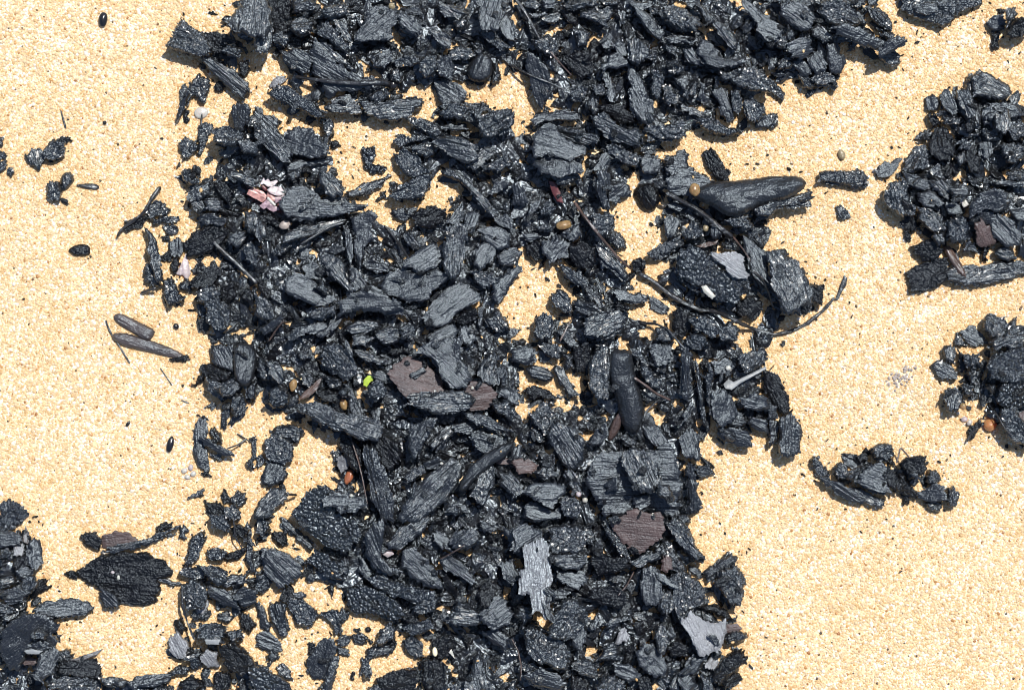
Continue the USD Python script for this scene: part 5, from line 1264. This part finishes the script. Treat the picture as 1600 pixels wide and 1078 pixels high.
# ---- the flakes themselves, each where it lies
KIND = {'m': 'charcoal_flake', 'p': 'charcoal_flake', 'b': 'bark_flake', 'f': 'charcoal_flake', 'g': 'charcoal_chip', 'r': 'charcoal_splinter', 'k': 'charcoal_chunk'}
todo, tile = [], None
for line in PIECES.strip().splitlines():
    if line[0] == '#': tile = line[1:].strip(); continue
    line, _, ident = line.partition('@')
    style, _, xy = line.partition(' ')
    todo.append((style, P(xy, tile), ident.strip()))
todo.sort(key=lambda x: 1e9 if '^' in x[0] else 0 if x[0][0] == 'k' else abs(Polygon(x[1]).area) // 400)    # broad flakes lie on top, and what is seen lying on them comes last
laid = []
for i, (style, poly, ident) in enumerate(todo):
    R = np.random.default_rng(100 + i)
    area = abs(Polygon(poly).area)
    s = 1.7 if area < 700 else 2.0 if area < 2500 else 2.5
    big = 'log' in ident
    V, F, UV, c, t, b = flake(poly, style, 20 + i, s=s, grow=1 + min(0.10, 1.4 / math.sqrt(area)))
    if area > 380 and style[0] in 'mrgp' and 'o' not in style and R.random() < 0.6:     # charcoal splits into leaves: another layer juts out below
        a = R.normal(0, 0.16); ca, sa = math.cos(a), math.sin(a)
        off = R.normal(0, 0.085, 2) * math.sqrt(area)
        p2 = (np.array(poly) - c) @ np.array([[ca, -sa], [sa, ca]]) * R.uniform(0.86, 0.99) + c + off
        V2, F2, UV2, c2, t2, b2 = flake(p2, style.replace('+', '').replace('-', ''), 9000 + i, s=s * 1.2, thick=t * R.uniform(0.45, 0.7), jag=1.5)
        V2[:, :2] += (c2 - c) * [1, -1]; V2[:, 2] += R.normal(0, 0.05) * V2[:, 0] + R.normal(0, 0.05) * V2[:, 1]
        V[:, 2] += 0.55 * t2
        F = np.vstack([F, F2 + len(V)]); V = np.vstack([V, V2]); UV = np.vstack([UV, UV2]); t = t + 0.55 * t2
    ce = c.copy()
    lift = R.uniform(0, 1.5) if '^' in style else R.uniform(0.0, 7.0) if area > 500 and style[0] != 'k' else R.uniform(-4.0, 3.5)
    iy0, ix0 = footprint(poly)
    if len(ix0) and (H[iy0, ix0] - SAND[iy0, ix0]).mean() < 2: lift = 0.0
    z0, g = settle(poly, ce, t, style, R, lift=lift, q=50 if style[0] == 'k' else 98 if '^' in style else 90 if area > 900 else 78)
    V = lay(V, z0, g)
    record(V, ce, z0)
    st = style[0]
    mat = CM[st]
    if st == 'm' and R.random() < 0.4: mat = CM['m2']
    if st == 'm' and 'o' in style: mat = CM['o']
    if ident == 'brightcolumn': mat = CM['f2']
    if st == 'g' and '-' in style: mat = CM['k']
    laid.append((style, ident, c, area, V, F, UV, z0, mat, poly))

heap_crumbs()

# ------------------------------------------------------------------ words for each piece
NEAR = [((x, y), t) for x, y, t in LANDMARKS]
def where(c):
    best = min(NEAR, key=lambda n: np.hypot(n[0][0] - c[0], n[0][1] - c[1]))
    dx, dy = c[0] - best[0][0], c[1] - best[0][1]
    an = math.degrees(math.atan2(-dy, dx)) % 360
    return ['right of', 'above right of', 'above', 'above left of', 'left of', 'below left of', 'below', 'below right of'][int(((an + 22.5) % 360) // 45)], best[1], math.hypot(dx, dy)
FIN = {'m': 'smooth dull', 'g': 'rough glittering', 'r': 'fibrous', 'k': 'jet black', 'p': 'pebbled', 'b': 'brownish', 'f': 'pale grey'}
NOUN = {'m': 'flake', 'g': 'chip', 'r': 'splinter', 'k': 'chunk', 'p': 'flake', 'b': 'bark flake', 'f': 'flake'}
ORD = ['nearest', 'second nearest', 'third nearest', 'fourth nearest', 'fifth nearest', 'sixth nearest', 'seventh nearest', 'eighth nearest', 'ninth nearest', 'tenth nearest']
groups, labels = {}, {}
for i, L in enumerate(laid):
    if L[1] in NAMED: labels[i] = NAMED[L[1]]; continue
    side, mark, dist = where(L[2])
    sz = 'tiny' if L[3] < 130 else 'small' if L[3] < 330 else 'mid-sized' if L[3] < 800 else 'large'
    groups.setdefault((sz, FIN[L[0][0]], NOUN[L[0][0]], side, mark), []).append((dist, i))
for (sz, fin, noun, side, mark), xs in groups.items():
    xs.sort()
    for n, (_, i) in enumerate(xs):
        labels[i] = f'{sz} {fin} {noun}, {"" if len(xs) == 1 else ORD[n] + " such "}{side} the {mark}'
CATS = {'charcoal_flake': 'charcoal flake', 'charcoal_chip': 'charcoal chip', 'charcoal_splinter': 'charcoal splinter', 'charcoal_chunk': 'charcoal chunk', 'bark_flake': 'bark'}
def scene_flake(style, V, F, UV, c, z0, mat, name, label, cat, group=None):
    p = obj(name, (V * PX, F), mat, smooth=False if style[0] in 'gk' and 'o' not in style else True, uv=UV, loc=W(c[0], c[1], z0 * PX))
    return tag(p, label, cat, group)
for i, (style, ident, c, area, V, F, UV, z0, mat, poly) in enumerate(laid):
    k = KIND[style[0]]
    scene_flake(style, V, F, UV, c, z0, mat, k, labels[i], CATS[k], {'charcoal_flake': 'charcoal flakes in the heaps', 'charcoal_chip': 'rough charcoal chips in the heaps', 'charcoal_splinter': 'fibrous charcoal splinters in the heaps', 'charcoal_chunk': 'black charcoal chunks in the heaps', 'bark_flake': 'brown bark flakes in the heaps'}[k])

# ------------------------------------------------------------------ twigs and stems
def hat(x, y, r=2):
    i, j = int(np.clip((y + MARG) / 2, r, GH - 1 - r)), int(np.clip((x + MARG) / 2, r, GW - 1 - r))
    return H[i - r:i + r + 1, j - r:j + r + 1].max()
def tube_mesh(pts, radii, sides=9, seed=0, rough=0.22):
    """pts (px, y up, z) and radii in px: a slightly knobbly twig with rounded ends."""
    R = np.random.default_rng(seed)
    p = np.array(pts, float); l = np.r_[0, np.cumsum(np.linalg.norm(np.diff(p, axis=0), axis=1))]
    n = max(6, int(l[-1] / 2.2)); q = np.linspace(0, l[-1], n)
    from scipy.interpolate import PchipInterpolator
    c = np.column_stack([PchipInterpolator(l, p[:, k])(q) for k in range(3)])
    r = np.interp(q, l, radii) * (1 + rough * (meshkit.noise(np.column_stack([q * 0.12, np.full(n, seed * 1.7), np.zeros(n)]), seed) - 0.5) * 2)
    r[0] *= 0.6; r[-1] *= 0.6
    T = np.gradient(c, axis=0); T /= np.linalg.norm(T, axis=1, keepdims=True) + 1e-9
    S = np.cross(T, [0, 0, 1.0]); S /= np.linalg.norm(S, axis=1, keepdims=True) + 1e-9
    U = np.cross(S, T)
    an = np.arange(sides) / sides * 2 * np.pi
    rr = r[:, None] * (1 + rough * R.normal(0, 0.5, (1, sides)) + rough * R.normal(0, 0.4, (n, sides)))
    V = c[:, None] + rr[..., None] * (np.cos(an)[None, :, None] * S[:, None] + np.sin(an)[None, :, None] * U[:, None])
    i, j = np.meshgrid(np.arange(n - 1), np.arange(sides), indexing='ij')
    Q = np.stack([i * sides + j, i * sides + (j + 1) % sides, (i + 1) * sides + (j + 1) % sides, (i + 1) * sides + j], -1).reshape(-1, 4)
    V = np.vstack([V.reshape(-1, 3), c[0] - T[0] * r[0] * 0.5, c[-1] + T[-1] * r[-1] * 0.5])
    m = n * sides
    F = np.vstack([Q[:, [0, 1, 2]], Q[:, [0, 2, 3]], [[m, (k + 1) % sides, k] for k in range(sides)], [[m + 1, (n - 1) * sides + k, (n - 1) * sides + (k + 1) % sides] for k in range(sides)]])
    uv = np.vstack([np.column_stack([np.repeat(q, sides), np.tile(np.arange(sides) / sides * 2 * np.pi, n) * r.mean()]), [[0, 0], [l[-1], 0]]]) * 0.02 + seed
    return V, F, uv
def twig_geo(xy, r0, r1, seed, sink=0.2, flex=0.6):
    p = np.array(xy, float); d = np.r_[0, np.cumsum(np.linalg.norm(np.diff(p, axis=0), axis=1))]
    n = max(5, int(d[-1] / 9)); q = np.linspace(0, d[-1], n)
    x, y = np.interp(q, d, p[:, 0]), np.interp(q, d, p[:, 1])
    h = np.array([hat(a, b) for a, b in zip(x, y)])
    hs = ndimage.maximum_filter1d(h, 3); hs = ndimage.gaussian_filter1d(hs, 1.5, mode='nearest')
    r = np.interp(q, [0, d[-1]], [r0, r1])
    z = hs + r * (1 - sink)
    c = np.array([x.mean(), y.mean()])
    V, F, uv = tube_mesh(np.column_stack([x - c[0], -(y - c[1]), z - z.min()]), r, seed=seed)
    return V, F, uv, c, z.min()
for i, (xy, r0, r1, mat, name, cat, label) in enumerate(TWIGS):
    V, F, uv, c, z = twig_geo(P(xy[2:], xy[:2]) if xy[0] in 'ABCD' else P(xy), r0, r1, 300 + i)
    if name == 'long_twig':                                    # the long black one ends in a small leaf
        t = thing(name, W(c[0], c[1], z * PX)); obj('stem', (V * PX, F), CM[mat], t, smooth=True, uv=uv)
        poly = P(LEAF_TIP, 'B2'); V, F, UV, c2, th, b = flake(poly, 'm', 3999, s=1.5, thick=4.0, bend=0.2, jag=0.4)
        z2, g = settle(poly, c2, th, 'm', np.random.default_rng(1)); V = lay(V, z2, g); V[:, 2] += z2 - z; V[:, :2] += (c2 - c) * [1, -1]
        obj('leaf', (V * PX, F), CM[mat], t, smooth=True, uv=UV)
    else: t = obj(name, (V * PX, F), CM[mat], smooth=True, uv=uv, loc=W(c[0], c[1], z * PX))
    tag(t, label, cat)

# ------------------------------------------------------------------ the odd finds: shells, seeds, pebbles
PM = {
    'pink': plain('pink_shell', (0.40, 0.20, 0.19), 0.3, sub=0.2, noise=0.5, scale=700),
    'frill': plain('white_frill', (0.44, 0.36, 0.38), 0.35, sub=0.2, noise=0.35),
    'lilac': plain('lilac_shell', (0.26, 0.18, 0.22), 0.3, sub=0.1, noise=0.5),
    'maroon': plain('maroon_shell', (0.09, 0.03, 0.035), 0.35),
    'white': plain('white_shell', (0.38, 0.36, 0.34), 0.35, sub=0.2, noise=0.1),
    'pale': plain('pale_shell', (0.36, 0.30, 0.32), 0.4, sub=0.2, noise=0.15),
    'lime': plain('lime_seed', (0.36, 0.46, 0.06), 0.4, sub=0.2, noise=0.12),
    'amber': plain('amber_bead', (0.34, 0.15, 0.06), 0.3, sub=0.4, noise=0.15, coat=0.4),
    'tan': plain('tan_pebble', (0.20, 0.13, 0.06), 0.35, sub=0.2),
    'olive': plain('olive_pebble', (0.20, 0.17, 0.11), 0.35),
    'greyp': plain('grey_pebble', (0.28, 0.25, 0.24), 0.45),
    'cream': plain('cream_seed', (0.72, 0.66, 0.48), 0.4, noise=0.08),
    'copper': plain('copper_scrap', (0.26, 0.09, 0.045), 0.3, coat=0.4),
    'black': plain('black_seed', (0.008, 0.008, 0.010), 0.22, coat=0.5),
    'pod': CM['pod'],
    'bluegrey': plain('pale_stem', (0.21, 0.23, 0.25), 0.4, noise=0.15),
}
def blob(rx, ry, rz, seed, rough=0.10, sub=3):
    m = trimesh.creation.icosphere(sub, 1.0); v = np.array(m.vertices)
    v = v * (1 + rough * (meshkit.noise(v * 1.7 + seed, seed) - 0.5) * 2 + 0.4 * rough * (meshkit.noise(v * 4.5 + seed, seed + 1) - 0.5) * 2)[:, None]
    return v * [rx, ry, rz], np.array(m.faces)
def turn(v, deg):
    a = math.radians(deg); c, s = math.cos(a), math.sin(a)
    return np.column_stack([v[:, 0] * c - v[:, 1] * s, v[:, 0] * s + v[:, 1] * c, v[:, 2]])
for i, (x, y, rx, ry, rz, deg, mat, name, cat, label, group) in enumerate(BLOBS):
    v, f = blob(rx, ry, rz, 40 + i, 0.06 if name in ('bead', 'seed') else 0.13)
    z = hat(x, y, 1) + rz * 0.75
    p = obj(name, (turn(v, deg) * PX, f), PM[mat], smooth=True, loc=W(x, y, z * PX)); tag(p, label, cat, group)
    iy, ix = np.nonzero((cx - x) ** 2 + (cy - y) ** 2 < (0.8 * min(rx, ry)) ** 2); H[iy, ix] = np.maximum(H[iy, ix], z + 0.6 * rz)
for i, (xy, style, thick, bend, mat, name, cat, label) in enumerate(SCRAPS):
    poly = P(xy[2:], xy[:2]) if xy[0] in 'ABCD' else P(xy)
    V, F, UV, c, t, b = flake(poly, style, 4000 + i, s=1.5, thick=thick, bend=bend, jag=0.4)
    z0, g = settle(poly, c, t, style, np.random.default_rng(i), lift=1.0)
    V = lay(V, z0, g)
    p = obj(name, (V * PX, F), CM[mat] if mat in CM else PM[mat], smooth=True, uv=UV, loc=W(c[0], c[1], z0 * PX)); tag(p, label, cat)

# a little patch of grey grit
R = np.random.default_rng(3); vs, fs, n = [], [], 0
for k in range(46):
    x, y, r = 1408 + R.normal(0, 11), 590 + R.normal(0, 6), R.uniform(1.3, 2.6)
    v, f = blob(r, r * R.uniform(0.7, 1.2), r * 0.8, 800 + k, 0.2, 1)
    vs.append(v * PX + W(x, y, (hat(x, y, 1) + r * 0.6) * PX)); fs.append(f + n); n += len(v)
tag(obj('grey_grit', (np.vstack(vs), np.vstack(fs)), PM['greyp']), 'little patch of grey grit on the sand at the right', 'grit', kind='stuff')

# pink and white shell: lobe, frills and ribs are its parts
def shell(parts, origin, scale, label):
    base = max(hat(412, 306, 6), hat(420, 318, 4)) - 1.0
    root = thing('shell_fragment', W(412, 306, base * PX)); tag(root, label, 'shell')
    for k, (name, xy, style, thick, bend, mat, dz, slope) in enumerate(parts):
        poly = P(xy) / scale + origin
        V, F, UV, c, t, b = flake(poly, style, 4500 + k, s=1.1, thick=thick, bend=bend, jag=0.25)
        V[:, 2] += V[:, 0] * slope[0] + V[:, 1] * slope[1]; V[:, 2] += dz - min(0, V[:, 2].min())
        V[:, :2] += (c - [412, 306]) * [1, -1]
        obj(name, (V * PX, F), PM[mat], root, smooth=True, uv=UV)
shell(SHELL, np.array([370.0, 260.0]), 13.31, 'pink and white frilly shell fragment among charcoal at the upper left of the big heap')

# two brown seed pods
def pod(xy, label, seed):
    poly = P(xy[2:], xy[:2])
    V, F, UV, c, t, b = flake(poly, 'mo', seed, s=1.7, thick=4.5, bend=0.25, jag=0.4)
    z0, g = settle(poly, c, t, 'm', np.random.default_rng(seed)); V = lay(V, z0, g * 0.3)
    tag(obj('seed_pod', (V * PX, F), PM['pod'], smooth=True, uv=UV, loc=W(c[0], c[1], z0 * PX)), label, 'seed pod')
for k, (xy, label) in enumerate(PODS): pod(xy, label, 4700 + k)

# ---- dust and specks of charcoal strewn on the sand near the heaps (too many and too small to count), joined with the crumbs
R = np.random.default_rng(77)
out = ndimage.distance_transform_edt(~mask) * 2
w = np.exp(-out / 17.0) * (~mask) + 0.003 * (~mask)
w[(UNDER < 1e8) & (out > 4)] = 0
w = w.ravel() / w.sum()
for j in R.choice(GW * GH, 480, p=w, replace=False):
    add_crumb(cx.ravel()[j], cy.ravel()[j], R.uniform(1.1, 2.6) * (2.0 if R.random() < 0.10 else 1.0), R)
root = UsdGeom.Xform.Define(stage, '/World/charcoal_crumbs').GetPrim()
tag(root, 'small black charcoal crumbs heaped under and between the larger flakes', 'charcoal crumbs', kind='stuff')
for stl, (vs, fs, us, n) in crumbs.items():
    tag(obj({'m': 'dull_crumbs', 'g': 'glittering_crumbs', 'r': 'fibrous_crumbs', 'k': 'jet_black_crumbs'}[stl], (np.vstack(vs), np.vstack(fs)), CM[stl], root, smooth=False, uv=np.vstack(us)), kind='stuff')

# ------------------------------------------------------------------ the beach: bed, then grains
def axis_pts(inner, outer, step):
    a = np.arange(-inner, inner + 1e-9, step); b = inner * (outer / inner) ** np.linspace(0, 1, 22)[1:]
    return np.r_[-b[::-1], a, b]
ax_, ay_ = axis_pts(0.21, 60.0, 0.0016), axis_pts(0.15, 60.0, 0.0016)
bx, by = np.meshgrid(ax_, ay_)
bz = sand_z(bx, by) - 0.00010
nx_, ny_ = len(ax_), len(ay_)
i, j = np.meshgrid(np.arange(ny_ - 1), np.arange(nx_ - 1), indexing='ij')
Q = np.stack([i * nx_ + j, i * nx_ + j + 1, (i + 1) * nx_ + j + 1, (i + 1) * nx_ + j], -1).reshape(-1, 4)
SC = {'pale': ((0.67, 0.50, 0.30), (0.82, 0.66, 0.45)), 'gold': ((0.62, 0.41, 0.19), (0.78, 0.58, 0.33)), 'white': ((0.78, 0.74, 0.64), (0.86, 0.83, 0.78)),
      'rust': ((0.34, 0.15, 0.05), (0.66, 0.38, 0.15)), 'dark': ((0.02, 0.016, 0.012), (0.16, 0.09, 0.04))}
bed_m = usdkit.material(stage, '/World/Looks/sand_bed', {
    'g': ('geometry', {}), 'v': ('voronoi_texture', {'scale': 1300.0}), 'w': ('white_noise_texture', {}), 'sep': ('rgb_to_bw', {}),
    'r': ('rgb_ramp', {'ramp': [(0.0, (0.58, 0.40, 0.20)), (0.4, (0.70, 0.54, 0.33)), (0.8, (0.78, 0.65, 0.44)), (1.0, (0.84, 0.79, 0.69))]}),
    'b': ('bump', {'strength': 0.5, 'distance': 0.0004, 'invert': True}), 'p': ('principled_bsdf', {'roughness': 0.6, 'specular_ior_level': 0.3})},
    [('g.position', 'v.vector'), ('v.color', 'sep.color'), ('sep.val', 'r.fac'), ('r.color', 'p.base_color'), ('v.distance', 'b.height'), ('b.normal', 'p.normal')], surface='p.BSDF')
bed = obj('sand', (np.column_stack([bx.ravel(), by.ravel(), bz.ravel()]), Q), bed_m, smooth=True)
tag(bed, 'pale golden beach sand under the charcoal', 'sand', kind='structure')

def grain_mat(name, a, b, rough, trans):
    n = {'oi': ('object_info', {}), 'r': ('rgb_ramp', {'ramp': [(0.0, a), (1.0, b)]}),
         'p': ('principled_bsdf', {'roughness': rough, 'specular_ior_level': 0.5}),
         't': ('translucent_bsdf', {}), 'mx': ('mix_closure', {'fac': trans})}
    return usdkit.material(stage, '/World/Looks/' + name, n, [('oi.random', 'r.fac'), ('r.color', 'p.base_color'), ('r.color', 't.color'), ('p.BSDF', 'mx.closure1'), ('t.BSDF', 'mx.closure2')], surface='mx.closure')
gm = {k: grain_mat(k + '_grain', a, b, 0.35, 0.0 if k == 'dark' else 0.33) for k, (a, b) in SC.items()}
pi = UsdGeom.PointInstancer.Define(stage, '/World/sand_grains')
protos_rel = pi.CreatePrototypesRel()
kinds, weights = [], []
for k, wgt in (('pale', 0.50), ('gold', 0.24), ('white', 0.16), ('rust', 0.022), ('dark', 0.006)):
    for n in range(3):
        R = np.random.default_rng(sum(map(ord, k)) * 10 + n)
        m = trimesh.creation.icosphere(1, 1.0); v = np.array(m.vertices)
        v *= (1 + R.uniform(-0.22, 0.22, len(v)))[:, None]; v *= R.uniform(0.75, 1.2, 3) * [1, 1, 0.62]
        kinds.append(k); weights.append(wgt / 3)
        pth = f'/World/sand_grains/{k}_grain' + (f'_{n:03d}' if n else '')
        usdkit.mesh(stage, pth, (v * 0.00034, m.faces), gm[k], smooth=True)
        protos_rel.AddTarget(pth)
R = np.random.default_rng(5)
step = 0.00054
gx, gy = np.meshgrid(np.arange(-0.175, 0.175, step), np.arange(-0.120, 0.120, step))
gx = gx.ravel() + R.uniform(-0.5, 0.5, gx.size) * step; gy = gy.ravel() + R.uniform(-0.5, 0.5, gy.size) * step
pxs, pys = gx / PX + 800, 539 - gy / PX
ci, cj = np.clip(((pys + MARG) / 2).astype(int), 0, GH - 1), np.clip(((pxs + MARG) / 2).astype(int), 0, GW - 1)
cover = ndimage.minimum_filter((np.where(UNDER < 1e8, H, TOPS) - SAND) > 2.0, 7)
keep = ~cover[ci, cj]
gx, gy = gx[keep], gy[keep]
gz = sand_z(gx, gy) + R.uniform(-0.00024, -0.00010, len(gx))
# a few loose grains that came to lie on the charcoal
iy, ix = np.nonzero(mask); k = R.choice(len(ix), 40)
lx, ly = (cx[iy[k], ix[k]] - 800) * PX, (539 - cy[iy[k], ix[k]]) * PX
gx, gy, gz = np.r_[gx, lx], np.r_[gy, ly], np.r_[gz, H[iy[k], ix[k]] * PX + 0.0002]
N = len(gx)
pid = R.choice(len(kinds), N, p=np.array(weights) / sum(weights))
# minerals lie in little drifts: whiter here, more golden there
drift = meshkit.noise(np.column_stack([gx / 0.0019, gy / 0.0019, np.zeros(N)]), 61) * 0.65 + meshkit.noise(np.column_stack([gx / 0.012, gy / 0.012, np.ones(N)]), 62) * 0.35
gold = np.array([i for i, k in enumerate(kinds) if k == 'gold']); palew = np.array([k in ('pale', 'white') for k in kinds])
whit = np.array([i for i, k in enumerate(kinds) if k == 'white']); palo = np.array([k in ('pale', 'gold') for k in kinds])
u = R.random(N)
pid = np.where((u < np.clip((0.42 - drift) * 1.6, 0, 0.5)) & palew[pid], gold[R.integers(0, len(gold), N)], pid)
pid = np.where((u < np.clip((drift - 0.58) * 1.5, 0, 0.35)) & palo[pid], whit[R.integers(0, len(whit), N)], pid)
# tan shade and wetness beside the charcoal, put into colour as golden grains
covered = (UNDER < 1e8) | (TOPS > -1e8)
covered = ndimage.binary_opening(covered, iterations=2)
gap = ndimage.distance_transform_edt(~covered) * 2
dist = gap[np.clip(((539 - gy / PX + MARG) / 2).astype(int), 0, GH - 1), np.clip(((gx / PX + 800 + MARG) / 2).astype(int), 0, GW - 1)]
wet_shade = R.random(N) < 0.75 * np.exp(-(dist / 16.0) ** 2)
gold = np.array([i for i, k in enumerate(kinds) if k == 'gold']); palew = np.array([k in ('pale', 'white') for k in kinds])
pid = np.where(wet_shade & palew[pid], gold[R.integers(0, len(gold), N)], pid)
sc = np.clip(np.exp(R.normal(0.08, 0.28, N)), 0.6, 1.9) * np.where(np.array([k in ('dark', 'rust') for k in kinds])[pid], 0.9, 1.0)
ya = R.uniform(0, np.pi, N); qn = np.column_stack([np.cos(ya), R.normal(0, 0.10, N), R.normal(0, 0.10, N), np.sin(ya)]); qn /= np.linalg.norm(qn, axis=1, keepdims=True)
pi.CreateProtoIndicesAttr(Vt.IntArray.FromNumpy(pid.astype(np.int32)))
pi.CreatePositionsAttr(Vt.Vec3fArray.FromNumpy(np.column_stack([gx, gy, gz]).astype(np.float32)))
pi.CreateScalesAttr(Vt.Vec3fArray.FromNumpy(np.repeat(sc[:, None], 3, 1).astype(np.float32)))
pi.CreateOrientationsAttr(Vt.QuathArray([Gf.Quath(float(a), float(b), float(c), float(d)) for a, b, c, d in qn]))
tag(pi.GetPrim(), 'loose coarse golden, white and rust sand grains covering the beach', 'sand grains', kind='stuff')
print('pieces', len(laid), 'crumb tris', sum(len(np.vstack(c[1])) for c in crumbs.values()), 'grains', N, 'piece tris', sum(len(l[5]) for l in laid))
